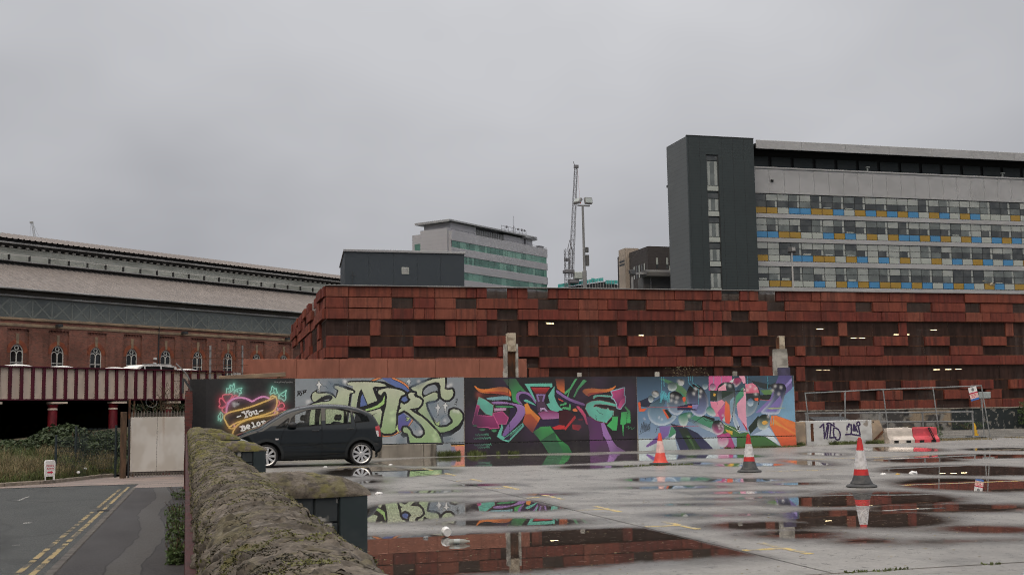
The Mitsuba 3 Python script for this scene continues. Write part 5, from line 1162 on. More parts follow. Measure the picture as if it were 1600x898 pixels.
put('upright', tube([[22.70, 37.47, 1.78], [22.66, 37.47, 0]], .02, 7), 'mat_galvanised', hf); put('upright', tube([[28.45, 37.53, 1.5], [28.45, 37.53, 0]], .02, 7), 'mat_galvanised', hf)
w = []
for x in np.arange(21.3, 28.4, .16): w.append(box(x, x+.002, 37.5, 37.502, .12, 1.77+.026*(x-21.2)))
for z in (.45, .8, 1.15, 1.5): w.append(box(21.2, 28.5, 37.503, 37.505, z, z+.002))
put('wire_mesh', cat(w), 'mat_dark_steel', hf, kind='stuff')
nb = thing('notice_board', 'tilted white notice with a red band and blue foot hanging on the temporary fence', 'sign')
Mn = ry(-.22)
for z0, z1, m in ((.30, .50, 'mat_sign_white'), (.255, .30, 'mat_sign_red'), (.075, .255, 'mat_cone_pink'), (.0, .075, 'mat_sign_blue')): put('band', xf(box(0, .36, -.008, 0, z0, z1-.001), Mn, (27.93, 37.46, 1.40)), m, nb)
for i in range(3): put('lettering', xf(box(.06, .3-.04*i, -.011, -.009, .21-.045*i, .225-.045*i), Mn, (27.93, 37.46, 1.40)), 'mat_sign_red', nb)
put('pictogram', xf(upright(prism(Point(.18, .40).buffer(.06), .003), -.009), Mn, (27.93, 37.46, 1.40)), 'mat_steel_grey', nb)
yc = thing('yellow_post_base', 'broken yellow plastic marker on a black rubber base by the railing', 'marker')
put('marker', upright(prism(Polygon([(-.10, .05), (.13, .05), (.12, .14), (.06, .16), (.09, .26), (.03, .30), (.05, .40), (-.02, .56), (-.07, .56)]), .07), 40.03, 29.92), 'mat_yellow', yc); put('base', cbox(29.62, 30.25, 39.75, 40.25, -.02, .06, .02), 'mat_black_rubber', yc)
gsg = thing('grey_sign', 'small pale grey sign on a post in front of the red car park', 'sign'); put('plate', cbox(41.45, 42.2, 54.9, 54.94, 1.58, 1.93, .01), 'mat_sign_grey', gsg); put('post', cat([tube([[41.65, 55, -.05], [41.65, 55, 1.85]], .035, 7)]), 'mat_galvanised', gsg)
lw = thing('low_wall', 'stained low retaining wall below the red car park, dark green at its right end', 'wall')
for a, b in ((22, 27.2), (27.2, 32.4), (32.4, 37.5), (37.5, 44), (44, 52)): put('section', cbox(a+.004, b-.004, 52, 52.35, -.05, 1.04, .01), 'mat_low_wall', lw); put('coping', cbox(a+.002, b-.002, 51.96, 52.4, 1.045, 1.11, .01), 'mat_bare_concrete', lw)
single('dark_sheet', 'dark sheet of board lying against the railing behind the white barrier', 'board', xf(cbox(0, 1.4, 0, .9, 0, .03, .01), rx(.25), (22.0, 38.0, .68)), 'mat_dark_plastic')
# ------------------------------------------------------------------ traffic cones
def cone(x, y, h, label, cols, base):
    t = thing('traffic_cone', label, 'cone', 'traffic cones on the car park'); z = lambda q: q*h
    pr = lambda q: .032+(.150-.032)*(1-q)
    seg = cols
    put('base', cat([xf(lathe([(0, .003), (.245, .003), (.25, .02), (.235, .04), (.17, .062), (.155, .075), (0, .076)] if base else [(0, .003), (.26, .003), (.262, .03), (.25, .045), (.16, .05), (.15, .06), (0, .06)], 32), None, (x, y, 0))]), 'mat_cone_black', t, 40)
    for nm, a, b, m, ex in seg:
        fl = [(pr(a)+ex, a), (pr((a+b)/2)+ex, (a+b)/2), (pr(b)+ex, b)]
        if a < .1: fl = [(pr(a)+.045, a), (pr(a)+.014, a+.05), (pr(b)+ex, b)]
        put(nm, xf(lathe([(r_, z(q)) for r_, q in fl]+([(0, z(b))] if b > .98 else [(pr(b)-.006, z(b))]), 32), None, (x, y, 0)), m, t, 40)
    if base: put('tip', xf(lathe([(.024, z(.97)), (.026, z(1.0)), (.018, z(1.03)), (0, z(1.03))], 20), None, (x, y, 0)), seg[-1][3], t, 30)
    return t
cone(10.98, 26.46, .75, 'orange cone with a pale pink sleeve, furthest of the three cones', [('lower_body', .07, .38, 'mat_cone_orange', 0), ('sleeve', .375, .75, 'mat_cone_pink', .004), ('upper_body', .745, 1., 'mat_cone_orange', 0)], False)
cone(11.25, 22.36, .76, 'red and white cone with black foot, middle of the three', [('foot', .085, .30, 'mat_cone_black', 0), ('lower_band', .295, .42, 'mat_cone_red', .003), ('sleeve', .415, .76, 'mat_cone_white', .005), ('upper_body', .755, 1., 'mat_cone_red', .001)], True)
cone(10.73, 17.32, .79, 'largest and nearest red and white cone with black foot, mirrored in a puddle', [('foot', .085, .255, 'mat_cone_black', 0), ('lower_band', .25, .38, 'mat_cone_red', .003), ('sleeve', .375, .76, 'mat_cone_white', .005), ('upper_body', .755, 1., 'mat_cone_red', .001)], True)
# ------------------------------------------------------------------ litter
cu = thing('paper_cup', 'white paper cup lying in the near puddle with its base towards us', 'cup')
cm = lathe([(0, 0), (.030, 0), (.036, .003), (.036, -.004), (.0405, -.004), (.044, .0), (.047, .09), (.050, .10), (.047, .10), (.040, .01)], 28); put('cup', xf(cm, rx(-math.pi/2+.06)@np.diag([1, 1, 1.]), (2.74, 12.62, .050)), 'mat_sign_white', cu, 35)
bo = thing('plastic_bottle', 'crushed clear plastic bottle floating in front of the white cup', 'bottle')
bm = lathe([(0, 0), (.030, 0), (.034, .01), (.034, .03), (.031, .05), (.034, .07), (.034, .12), (.030, .15), (.014, .19), (.013, .21), (0, .21)], 24); v, f = xf(bm, rz(-.2)@ry(math.pi/2)@np.diag([.8, 1, 1]), (2.62, 11.98, .022)); put('body', (v, f), 'mat_bottle', bo, 35); put('label', xf(lathe([(.0355, .045), (.0355, .105)], 24), rz(-.2)@ry(math.pi/2)@np.diag([.8, 1, 1]), (2.62, 11.98, .022)), 'mat_sign_grey', bo, 35)
def scrap(label, x, y, s, m='mat_sign_white', fl=.45):
    v, f = tm(trimesh.creation.icosphere(2, s)); v = v*np.array([1.2, .8, fl])+(meshkit.noise(v/s*2.2+x)[:, None]-.5)*s*.7; single('litter', label, 'litter', (v+np.array([x, y, s*.22]), f), m)
scrap('crumpled scrap of dark plastic in the puddle left of the white cup', 2.50, 12.62, .024, 'mat_steel_grey', .6); scrap('white crumpled paper by the buttress', 3.10, 19.6, .055); scrap('dull red wrapper by the buttress', 2.92, 19.6, .035, 'mat_cone_red', .3); scrap('white scrap under the rear of the car', 5.1, 30.3, .04); scrap('white scrap under the middle of the car', 3.4, 30.0, .045)
scrap('white litter on the puddle edge right of the nearest cone', 13.62, 20.15, .075, fl=.4); scrap('small white litter beside a yellow wrapper right of the nearest cone', 13.0, 20.2, .05); scrap('yellow wrapper between two white scraps of litter', 13.25, 20.1, .04, 'mat_yellow', .2)
r3 = np.random.RandomState(5); d = []
for _ in range(420):
    x, y = r3.uniform(.6, 9.5), r3.uniform(8.8, 17); s = r3.uniform(.003, .011); d.append(xf(tm(trimesh.creation.icosphere(0, s)), np.diag([r3.uniform(.8, 2.2), 1, .25])@rz(r3.uniform(0, 3)), (x, y, .002)))
single('leaf_debris', 'tiny pale scraps of debris floating on and around the puddles', 'debris', cat(d), 'mat_dry_grass', kind='stuff')
# ------------------------------------------------------------------ cars
TS = 403.
def tp(pts): return [((a+38)/TS, (705-b)/TS) for a, b in pts]
TOP = [(0, .50), (.015, .60), (.045, .70), (.094, .757), (.20, .822), (.34, .88), (.52, .935), (.71, .985), (.90, 1.115), (1.10, 1.24), (1.33, 1.377), (1.52, 1.445), (1.71, 1.492), (1.95, 1.53), (2.2, 1.547), (2.58, 1.55), (2.95, 1.514), (3.15, 1.468), (3.32, 1.41), (3.47, 1.35), (3.57, 1.29), (3.64, 1.21), (3.69, 1.12), (3.74, 1.03), (3.775, .93), (3.80, .82), (3.815, .72), (3.83, .66), (3.83, .54), (3.81, .42), (3.76, .34)]
BOT = [(3.60, .27), (3.2, .20), (2.6, .17), (1.5, .165), (.9, .18), (.4, .19), (.12, .22), (.03, .34)]
def car(label, ox, oy, oz, rot, paint, group=None, full=True, sx=1., sz=1., dark_roof=True, name='parked_car'):
    t = thing(name, label, 'car', group); R = rz(rot)
    def place(m): v, f = m; v = np.asarray(v, float)*np.array([sx, 1, sz]); return xf((v, f), R, (ox, oy, oz))
    sil = Polygon(TOP+BOT).buffer(.02).buffer(-.02); ct = sil.boundary
    def half(x, z):
        w = .835-.05*np.clip((.42-z)/.25, 0, 1)**2-.015*np.clip((z-.62)/.3, 0, 1)
        w = w-.255*np.clip((z-.93)/.62, 0, 1)**1.15
        w = w-.20*np.clip((.75-x)/.75, 0, 1)**2.2-.12*np.clip((x-3.25)/.58, 0, 1)**2.2
        return w
    def skin(x, z, off=0.):
        d = shapely.distance(ct, shapely.points(np.column_stack([x, z]))); r = .075; k = np.clip(1-d/r, 0, 1)
        return half(x, z)-r*(1-np.sqrt(np.clip(1-k*k, 0, 1)))+off
    def side(poly, off, sgn, maxe=.05, thick=0):
        V, F, n = [], [], 0
        for g in getattr(poly, 'geoms', [poly]):
            if g.geom_type != 'Polygon' or g.area < 1e-5: continue
            g = g.segmentize(maxe) if hasattr(g, 'segmentize') else g
            v, f = tri2d(g, maxe); y = skin(v[:, 0], v[:, 1], off); V.append(np.column_stack([v[:, 0], -sgn*y, v[:, 1]])); F.append(f+n); n += len(v)
        V, F = np.vstack(V), np.vstack(F); return V+np.array([0, .84, 0]), F
    # side windows on the photo's proportions
    W1 = Polygon(tp([(388, 306), (476, 246), (536, 200), (506, 296)])); W2 = Polygon(tp([(532, 290), (562, 208), (605, 168), (700, 132), (780, 120), (858, 115), (853, 280), (600, 296)])); W3 = Polygon(tp([(912, 115), (1000, 114), (1090, 120), (1166, 142), (1168, 266), (906, 277)])); W4 = Polygon(tp([(1192, 148), (1280, 168), (1338, 196), (1364, 250), (1212, 260)]))
    wins = [w.buffer(-.012).buffer(.012) for w in (W1, W2, W3, W4)]
    wc = [(.85, .297), (3.255, .297)]; arch = [Point(x, z).buffer(.365, quad_segs=20) for x, z in wc]
    flare = [Point(x, z).buffer(.435, quad_segs=20).difference(a).intersection(sbox(0, .2, 4, 2)) for (x, z), a in zip(wc, arch)]
    body = sil.difference(unary_union(arch+wins))
    cut = lambda pts, w=.006: LineString(tp(pts)).buffer(w)
    doors = [cut([(452, 640), (444, 520), (450, 400), (480, 318), (506, 296)]), cut([(863, 640), (866, 290), (862, 110)], .006), cut([(1105, 630), (1100, 560), (1130, 460), (1200, 380), (1222, 350), (1212, 262), (1186, 140)]), cut([(455, 640), (1105, 622)])]
    trim = [cut([(470, 495), (1110, 468)], .004), cut([(460, 606), (1080, 578)], .005)]
    pnl = body.difference(unary_union(doors+trim)) if full else body
    for sgn in (1, -1):
        if full:
            for g in sorted(getattr(pnl, 'geoms', [pnl]), key=lambda g: g.centroid.x):
                if g.area < .002: continue
                c = g.centroid; nm = 'door' if 1.1 < c.x < 2.9 and g.area > .1 else ('wing' if c.x < 1.1 else ('sill' if c.y < .25 else 'body_side')); put(nm, place(side(g, 0, sgn)), paint, t, 40)
            put('door_seam', place(side(unary_union(doors+trim).intersection(body), -.012, sgn)), 'mat_black', t)
            for q in flare: put('wheel_arch', place(side(q, .018, sgn)), 'mat_car_flare', t, 40)
            put('door_handle', place(cat([cbox(1.98, 2.17, -.012 if sgn > 0 else 1.66, .02 if sgn > 0 else 1.69, .895, .925, .012), cbox(2.87, 3.06, -.002 if sgn > 0 else 1.65, .03 if sgn > 0 else 1.68, .925, .955, .012)])), 'mat_dark_plastic', t)
            mm = tm(trimesh.creation.icosphere(2, 1.)); mv = mm[0]*np.array([.115, .10, .072]); put('wing_mirror', place((mv+np.array([1.49, -.06 if sgn > 0 else 1.74, 1.075]), mm[1])), 'mat_dark_plastic', t, 40)
            put('headlight', place(side(Polygon(tp([(-20, 428), (-2, 402), (40, 398), (88, 415), (122, 432), (96, 462), (40, 470), (-10, 468)])).intersection(sil.buffer(-.012)), .006, sgn)), 'mat_headlight', t, 40)
            tl = Polygon(tp([(1418, 308), (1470, 292), (1480, 350), (1482, 412), (1444, 412), (1428, 360)])).intersection(sil.buffer(-.006)); lowp = sbox(0, 0, 4, .885).intersection(tl).intersection(Polygon(tp([(1418, 330), (1452, 322), (1462, 420), (1436, 420)])))
            put('tail_light', place(side(tl.difference(lowp), .007, sgn)), 'mat_tail_red', t, 40); put('tail_light', place(side(lowp, .007, sgn)), 'mat_tail_white', t, 40, label='white lower lens of the tail light')
            put('indicator', place(side(sbox(*(np.array(tp([(394, 422), (424, 408)])).ravel())), .006, sgn)), 'mat_tail_white', t)
        else: put('body_side', place(side(body, 0, sgn, .09)), paint, t, 40)
        for g in wins: put('side_window', place(side(g, -.012, sgn)), 'mat_tint', t, 40); put('window_trim', place(side(g.buffer(.016).difference(g), .003, sgn)), 'mat_black', t)
    # skin over the top, front and back
    P = np.array(TOP); P = chaikin(P, False, 1)
    def strip(i0, i1, n=15, dz=0., inset=0.):
        q = P[i0:i1+1]; y = skin(q[:, 0], q[:, 1])-inset; yy = np.linspace(-1, 1, n); tg = np.gradient(P, axis=0)[i0:i1+1]; nr = np.column_stack([-tg[:, 1], tg[:, 0]]); nr /= np.linalg.norm(nr, axis=1, keepdims=True)
        cr = .045*(1-np.abs(yy)**2.6)+dz; V = np.stack([q[:, None, 0]+nr[:, None, 0]*cr, y[:, None]*yy, q[:, None, 1]+nr[:, None, 1]*cr], -1).reshape(-1, 3)+np.array([0, .84, 0]); _, f = grid(np.arange(len(q)), np.arange(n), lambda X, Y: X*0); return V, f
    ix = lambda x: int(np.argmin(np.abs(P[:, 0]-x)+9*(P[:, 1] < .5)))
    a, b, c, d, e = ix(.74), ix(1.42), ix(3.05), ix(3.60), len(P)-1
    put('bonnet', place(strip(0, a)), paint, t, 40); put('windscreen', place(strip(a, b)), 'mat_tint', t, 40); put('roof', place(strip(b, c)), 'mat_car_roof' if dark_roof else paint, t, 40); put('rear_window', place(strip(c, d)), 'mat_car_roof', t, 40); put('tailgate', place(strip(d, e)), paint, t, 40)
    put('underbody', place(cat([box(.25, 3.5, .18, 1.50, .17, .30), box(.3, 3.55, .30, 1.38, .25, .86)])), 'mat_black', t)
    if full:
        st = []
        for x in (1.72, 2.62):
            for y in (.28, .90): st += [xf(cbox(-.08, .08, 0, .46, 0, .40, .05), ry(.25), (x, y, .74)), xf(cbox(-.05, .05, .13, .33, .43, .60, .04), ry(.25), (x, y, .74))]
        put('seat', place(cat(st)), 'mat_seat', t); put('dashboard', place(cbox(.85, 1.28, .15, 1.53, .78, .98, .05)), 'mat_seat', t)
    for x, z in wc:
        for y, s in ((.055, 1), (1.625, -1)):
            M = rx(math.pi/2*s); tr = lathe([(.215, -.09), (.265, -.095), (.288, -.07), (.297, -.03), (.297, .03), (.288, .07), (.262, .095), (.225, .09)], 40)
            w = put('wheel', place(xf(tr, M, (x, y+.04*s, z))), 'mat_black_rubber', t, 35)
            if full:
                rm = [lathe([(.228, .075), (.240, .088), (.232, .094), (.206, .070), (.20, -.06)], 40), xf(lathe([(0, .072), (.045, .072), (.062, .060), (.066, .03)], 24))]
                for k in range(9):
                    g = k*2*math.pi/9; sp = Polygon([(.05, -.016), (.215, -.030), (.215, .030), (.05, .016)]).buffer(.004); rm.append(xf(prism(sp, .022), rz(g), (0, 0, .045)))
                put('rim', place(xf(cat(rm), M, (x, y+.04*s, z))), 'mat_alloy', w, 30)
                hb = put('brake_disc', place(xf(lathe([(0, .0), (.14, .0), (.14, -.02)], 24), M, (x, y+.04*s, z))), 'mat_dark_steel', w)
    if full:
        put('number_plate', place(box(3.845, 3.86, .60, 1.08, .74, .85)), 'mat_sign_white', t); put('bumper_strip', place(cbox(3.55, 3.70, .02, .035, .50, .56, .008)), 'mat_dark_plastic', t)
    return t
car('dark grey five door hatchback parked in front of the murals', 1.13, 30.52, 0, 0., 'mat_car_paint')
def deck_car(label, s, c, z, face=0., sx=1., sz=1.):
    p = s*U3+c*N3; car(label, p[0], p[1], z, math.atan2(UY, UX)+face, 'mat_white_paint', 'vehicles on the bridge deck', False, sx, sz, False)
deck_car('white car roof at the far left of the bridge, above the girder', 43.6, 69.0, 3.28); deck_car('second white car roof from the left over the bridge girder', 47.0, 69.2, 3.26); deck_car('white car roof on the bridge left of the white people carrier', 51.2, 69.0, 3.25)
deck_car('white car roof behind the blue road sign on the bridge', 60.2, 72.0, 3.42)
# people carrier: taller body with big windows
mp = thing('people_carrier', 'white people carrier with dark windows on the bridge deck', 'van', 'vehicles on the bridge deck')
sil = Polygon([(0, .3), (.05, .9), (.5, 1.02), (1.05, 1.55), (1.5, 1.70), (2.6, 1.76), (3.9, 1.73), (4.35, 1.62), (4.62, 1.0), (4.65, .3)]); wn = [Polygon([(.95, 1.12), (1.25, 1.5), (1.45, 1.58), (1.45, 1.12)]), Polygon([(1.6, 1.12), (1.6, 1.58), (2.9, 1.62), (2.9, 1.12)]), Polygon([(3.05, 1.12), (3.05, 1.60), (4.1, 1.56), (4.3, 1.12)])]
M_ = rz(math.atan2(UY, UX)); o = 53.7*U3+68.6*N3+np.array([0, 0, 3.32])
put('body', xf(upright(prism(sil.buffer(-.05).buffer(.05), 1.7), 1.7), M_, o), 'mat_white_paint', mp)
for g in wn:
    for y in (-.006, 1.712): put('side_window', xf(upright(prism(g.buffer(-.03).buffer(.03), .008), y), M_, o), 'mat_dark_pane', mp)
for x in (.95, 3.7):
    for y in (.1, 1.6): put('wheel', xf(tm(trimesh.creation.cylinder(.32, .2)), M_@rx(math.pi/2), M_@np.array([x, y, .32])+o), 'mat_black_rubber', mp)
for x in (1.5, 3.9): put('roof_rail', xf(box(1.4, 4.0, .1 if x < 2 else 1.55, .15 if x < 2 else 1.6, 1.74, 1.79), M_, o), 'mat_steel_grey', mp) if x < 2 else None
# ------------------------------------------------------------------ weathering steel car park
ck = thing('car_park_building', 'multi storey car park clad in rust red weathering steel panels', 'building')
X0, MOD, YF = 7.95, .6575, 70.0
ZR = [(8.24, 8.88), (7.58, 8.22), (6.91, 7.56), (5.93, 6.89), (5.27, 5.91), (4.61, 5.25), (3.95, 4.59), (2.94, 3.93), (2.28, 2.92), (1.62, 2.26), (.96, 1.60), (.0, .94)]
NX = 78; XR = X0+NX*MOD; LD = np.array([.90, 33.0])/np.hypot(.90, 33.)
rc = np.random.RandomState(21)
def runs(s): return [(s[i], int(s[i+1])) for i in range(0, len(s), 2)]
for r, (z0, z1) in enumerate(ZR):
    row = runs(CORTEN[r]) if r < 11 else [('S', 6)]*13
    i = 0
    for ty, w in row:
        a, b = X0+i*MOD, X0+(i+w)*MOD; i += w
        if ty == 'S':
            d = rc.choice([.12, .17, .22]) if r not in (3, 7) else .06
            put('steel_panel', cbox(a+.012, b-.012, YF-d, YF+.06, z0+.012, z1-.012, .012), f'mat_corten{rc.randint(4) if r < 4 else rc.randint(3)}', ck)
        else:
            put('mesh_panel', upright((lambda m: m)((np.array([[a+.01, z0+.01, 0], [b-.01, z0+.01, 0], [b-.01, z1-.01, 0], [a+.01, z1-.01, 0]]), np.array([[0, 1, 2, 3]]))), YF+.05), 'mat_mesh', ck)
    # left return
    j = 0
    while j < 50:
        w = int(rc.choice([2, 3, 4, 5, 6])); w = min(w, 50-j); ty = 'S' if (rc.rand() < (.8 if r in (0, 1, 2) else .55)) else 'M'
        if r in (3, 7): ty = 'S' if rc.rand() < .35 else 'M'
        a, b = .02+j*MOD, .02+(j+w)*MOD; j += w
        d = rc.choice([.06, .14, .22]); M = np.array([[LD[0], 1, 0], [LD[1], 0, 0], [0, 0, 1]])  # local (t, out, z)
        if r > 8: continue
        if ty == 'S': put('steel_panel', xf(cbox(a+.012, b-.012, -d, .05, z0+.012, z1-.012, .012), M, (X0, YF, 0)), f'mat_corten{rc.randint(3)}', ck)
        else: put('mesh_panel', xf((np.array([[a, .04, z0], [b, .04, z0], [b, .04, z1], [a, .04, z1]]), np.array([[0, 1, 2, 3]])), M, (X0, YF, 0)), 'mat_mesh', ck)
for z in (8.23, 7.57, 6.90, 5.92, 5.26, 4.60, 3.94, 2.93, 2.27, 1.61, .95): put('rail', box(X0+.05, XR, YF+.02, YF+.09, z-.022, z+.022), 'mat_rust_steel', ck)
for k in range(0, NX+1, 4): put('mullion', box(X0+k*MOD-.02+(.04 if k == 0 else 0), X0+k*MOD+.02, YF+.09, YF+.15, 0, 8.8), 'mat_rust_steel', ck)
put('parapet_cap', cat([cbox(X0-.05, XR, YF-.30, YF+.25, 8.885, 8.94, .01)]), 'mat_grey_trim', ck)
for z in (7.05, 4.10, 1.15): put('floor_slab', cat([(lambda v: v)((np.array([[X0+.35+.027*(y-70), y, q] for y in (70.6, 103) for q in (z-.12, z+.12)]+[[XR, y, q] for y in (70.6, 103) for q in (z-.12, z+.12)]), BF[:, [0, 2, 1]] if False else BF))]), 'mat_carpark_inner', ck)
put('parapet_back', cat([box(X0+.45, XR, 70.75, 70.95, 7.2, 8.75), xf(box(.7, 33, .55, .7, 7.2, 8.75), np.array([[LD[0], 1, 0], [LD[1], 0, 0], [0, 0, 1]]), (X0, YF, 0))]), 'mat_carpark_inner', ck)
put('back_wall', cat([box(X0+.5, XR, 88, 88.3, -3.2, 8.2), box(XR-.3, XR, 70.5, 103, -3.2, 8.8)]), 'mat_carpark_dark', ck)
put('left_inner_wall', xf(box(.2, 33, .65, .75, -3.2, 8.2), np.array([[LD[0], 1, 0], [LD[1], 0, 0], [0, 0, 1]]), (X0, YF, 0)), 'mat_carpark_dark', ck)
for x in (8.75, 9.35, 12.75, 13.4, 18.6, 19.2, 24.7, 25.3, 28.9, 31.0, 34.4, 40.1, 40.8, 49.0, 49.7, 57.0, 57.6):
    put('column', cbox(x-.16, x+.16, 71.0, 71.5, -3.2, 8.2, .02), 'mat_carpark_inner', ck)
ltp = [(40.6, 6.55), (41.3, 6.55), (45.0, 5.82), (46.6, 5.80), (44.2, 5.52), (48.0, 6.12), (48.9, 6.12), (50.0, 6.47), (50.9, 6.47), (53.0, 6.12), (41.0, 3.66), (41.7, 3.66), (51.0, 3.62), (52.0, 3.62), (52.9, 3.62), (22.0, 6.95), (26.0, 6.02), (58.0, 5.85)]
for i, (x, z) in enumerate(ltp):
    zz = 6.86 if z > 5 else 3.9; y = 71+(6.9-z)*14 if z > 5 else 71+(3.9-z)*22
    y = min(max(y, 71.8), 86); x = x+(y-71)*.60
    if x > XR-.5: continue
    l = put('light_fitting', box(x-.26, x+.26, y, y+.12, zz, zz+.045), 'mat_lamp_body', ck)
    m = mikit.ply(box(x-.24, x+.24, y+.01, y+.11, zz-.03, zz-.004), 'mat_lamp_body'); m['emitter'] = {'type': 'area', 'radiance': {'type': 'rgb', 'value': [2.2, 1.75, 1.0]}}; put('tube', m, None, l)
# ------------------------------------------------------------------ floodlight masts
def flood(parent, x, y, z, az, tilt, s=1.):
    m = cat([cbox(-.34*s, .34*s, -.10*s, .16*s, -.28*s, .28*s, .05*s)]); M = rz(az)@rx(tilt); put('lamp_head', xf(m, M, (x, y, z)), 'mat_steel_grey', parent); put('lens', xf(box(-.28*s, .28*s, -.115*s, -.102*s, -.22*s, .18*s), M, (x, y, z)), 'mat_sign_grey', parent)
fm = thing('floodlight_mast', 'tall grey mast with two floodlights rising behind the car park', 'lamp post')
put('pole', tube([[29.45, 85, 7.0], [29.45, 85, 11.9], [29.45, 85, 11.95], [29.42, 85, 17.0]], [.17, .17, .11, .085], 12), 'mat_steel_grey', fm, 40); put('crossbar', cat([box(29.0, 30.0, 84.95, 85.05, 16.94, 17.04)]), 'mat_steel_grey', fm)
flood(fm, 29.86, 84.9, 17.38, .1, -.25, .95); flood(fm, 29.02, 85, 17.36, -1.1, -.75, .95)
put('control_box', cat([cbox(29.58, 29.82, 84.9, 85.1, 12.3, 13.15, .02), cbox(29.58, 29.80, 84.9, 85.1, 13.35, 13.75, .02)]), 'mat_grey_wall', fm)
f2 = thing('floodlight_mast', 'shorter mast with a single dark floodlight in front of the hospital windows', 'lamp post'); put('pole', tube([[47.25, 85, 7.0], [47.25, 85, 13.75]], [.10, .06], 10), 'mat_pale_steel', f2, 40)
put('lamp_head', xf(cbox(-.34, .30, -.12, .2, -.22, .24, .05), rz(-.3)@rx(-.3), (47.28, 85, 13.9)), 'mat_dark_steel', f2); put('lens', xf(box(-.02, .25, -.135, -.122, -.12, .18), rz(-.3)@rx(-.3), (47.28, 85, 13.9)), 'mat_steel_grey', f2)
f3 = thing('floodlight_mast', 'small floodlight on a post in front of the grey roofed block', 'lamp post'); put('pole', tube([[33.35, 85, 7.0], [33.35, 85, 11.5]], .09, 8), 'mat_steel_grey', f3, 40); put('lamp_head', xf(cbox(-.28, .25, -.1, .16, -.2, .22, .04), rz(.4)@rx(-.3), (33.4, 85, 11.85)), 'mat_dark_steel', f3)
# ------------------------------------------------------------------ hospital
hs = thing('hospital', 'large grey hospital block with rows of windows over yellow, blue and white panels', 'building')
HY = 150.; HX0, HX1 = 77.9, 150.; BW = 1.785
put('wall', box(HX0, HX1, HY+.35, HY+30, -3.2, 35.0), 'mat_grey_panel', hs)
for k in range(26):
    a = HX0+k*2.4; put('facade_panel', cbox(a+.012, a+2.388, HY+.05, HY+.36, 31.62, 35.2, .02), 'mat_grey_panel', hs)
put('coping', cbox(HX0, HX1, HY-.1, HY+.5, 35.2, 35.45, .03), 'mat_grey_panel', hs)
put('plant_wall', box(HX0, HX1, HY+2.2, HY+28, 35.0, 38.2), 'mat_louvre', hs)
for k in range(16): put('louvre_bank', cbox(HX0+.3+k*3.6, HX0+3.4+k*3.6, HY+2.0, HY+2.2, 35.3, 37.4, .02), 'mat_tower_clad', hs)
put('roof', cbox(HX0-.3, HX1, HY-1.2, HY+31, 38.15, 38.55, .05), 'mat_louvre', hs)
for k in range(10): put('roof_edge', cbox(HX0-.2+k*7.2, HX0+6.98+k*7.2, HY-1.35, HY-1.2, 37.75, 39.02, .04), 'mat_grey_panel', hs)
COLS = ['YYWBBYYBWYBYBYBWYBWYBWWWYWWB', 'BBYYWWBYBWYWYBBYBYWYBWBYBWYB', 'YWWBBYYWYBWBWYWWYWBWYBWBWYBW', 'WYYWWBWYBYBYYBYBWBYBWYBWYBYW']
CM = {'Y': 'mat_panel_yellow', 'B': 'mat_panel_blue', 'W': 'mat_panel_white'}
FL = [(28.77, 0, 0, 31.50), (25.27, 0, 0, 28.0), (21.88, 0, 0, 24.5), (18.22, 0, 0, 21.03)]
rh = np.random.RandomState(4)
for fl, (za, zb, zc, zd) in enumerate(FL):
    put('window_band', box(HX0, HX0+28*BW+.2, HY+.22, HY+.36, za-.06, zd+.06), 'mat_mullion', hs)
    zb = za+.92; zc = (zb+zd)/2+.02
    for k in range(28):
        a, b = HX0+.08+k*BW, HX0+.08+(k+1)*BW-.10
        put('spandrel_panel', cbox(a, b, HY+.15, HY+.23, za, zb-.08, .015), CM[COLS[fl][k]], hs)
        blind = rh.rand()
        for q, (u, v) in enumerate(((zb, zc-.07), (zc, zd))):
            m = 'mat_pane_blind' if (q == 1 and blind < .62) or (q == 0 and blind < .10) else ('mat_pane_mid' if rh.rand() < (.6 if q else .25) else 'mat_pane_dark')
            p_ = put('window_pane', box(a, b, HY+.17, HY+.215, u, v), m, hs)
            if m != 'mat_pane_blind' and k % 2 == 1: put('curtain', box(b-.36, b-.04, HY+.160, HY+.168, u+.03, v-.03), 'mat_pane_blind', p_)
            elif rh.rand() < .3 and q == 0: put('sill_clutter', box(a+.2, b-.3, HY+.160, HY+.168, u+.03, u+.03+rh.uniform(.1, .3)), 'mat_panel_white', p_)
    put('facade_band', cbox(HX0, HX0+28*BW+2, HY+.03, HY+.36, zd+.08, FL[fl-1][0]-.08, .01), 'mat_grey_panel', hs) if fl else None
put('facade_band', cbox(HX0, HX1, HY+.03, HY+.36, 16.2, 18.12, .01), 'mat_grey_panel', hs)
put('roof_vent', cat([box(80.5, 80.9, HY-.12, HY+.06, 33.3, 33.6)]), 'mat_black', hs)
for x in (97.0, 120.5): put('roof_lamp', cat([box(x-.1, x+.1, HY+1.0, HY+1.2, 35.4, 36.2), box(x-.3, x+.3, HY+.8, HY+1.2, 36.2, 36.35)]), 'mat_panel_white', hs)
tw_ = thing('stair_tower', 'dark grey stair tower with one column of windows, left of the hospital', 'building')
TX0, TX1, TY = 66.75, 76.95, 148.
slot = [(69.6, 71.42, 31.3, 36.35, 1), (69.6, 71.40, 27.72, 31.0, 1), (69.6, 71.36, 24.1, 27.6, 1), (69.6, 71.36, 20.7, 23.95, 1), (69.6, 71.36, 17.0, 20.6, 1)]
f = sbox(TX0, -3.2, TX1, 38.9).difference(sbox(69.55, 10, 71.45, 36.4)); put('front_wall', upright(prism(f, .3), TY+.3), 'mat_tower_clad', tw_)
put('side_wall', box(TX0, TX0+.3, TY+.3, TY+7.2, -3.2, 38.9), 'mat_tower_side', tw_); put('core', box(TX0+.3, TX1, TY+.32, TY+7.2, -3.2, 38.85), 'mat_tower_clad', tw_)
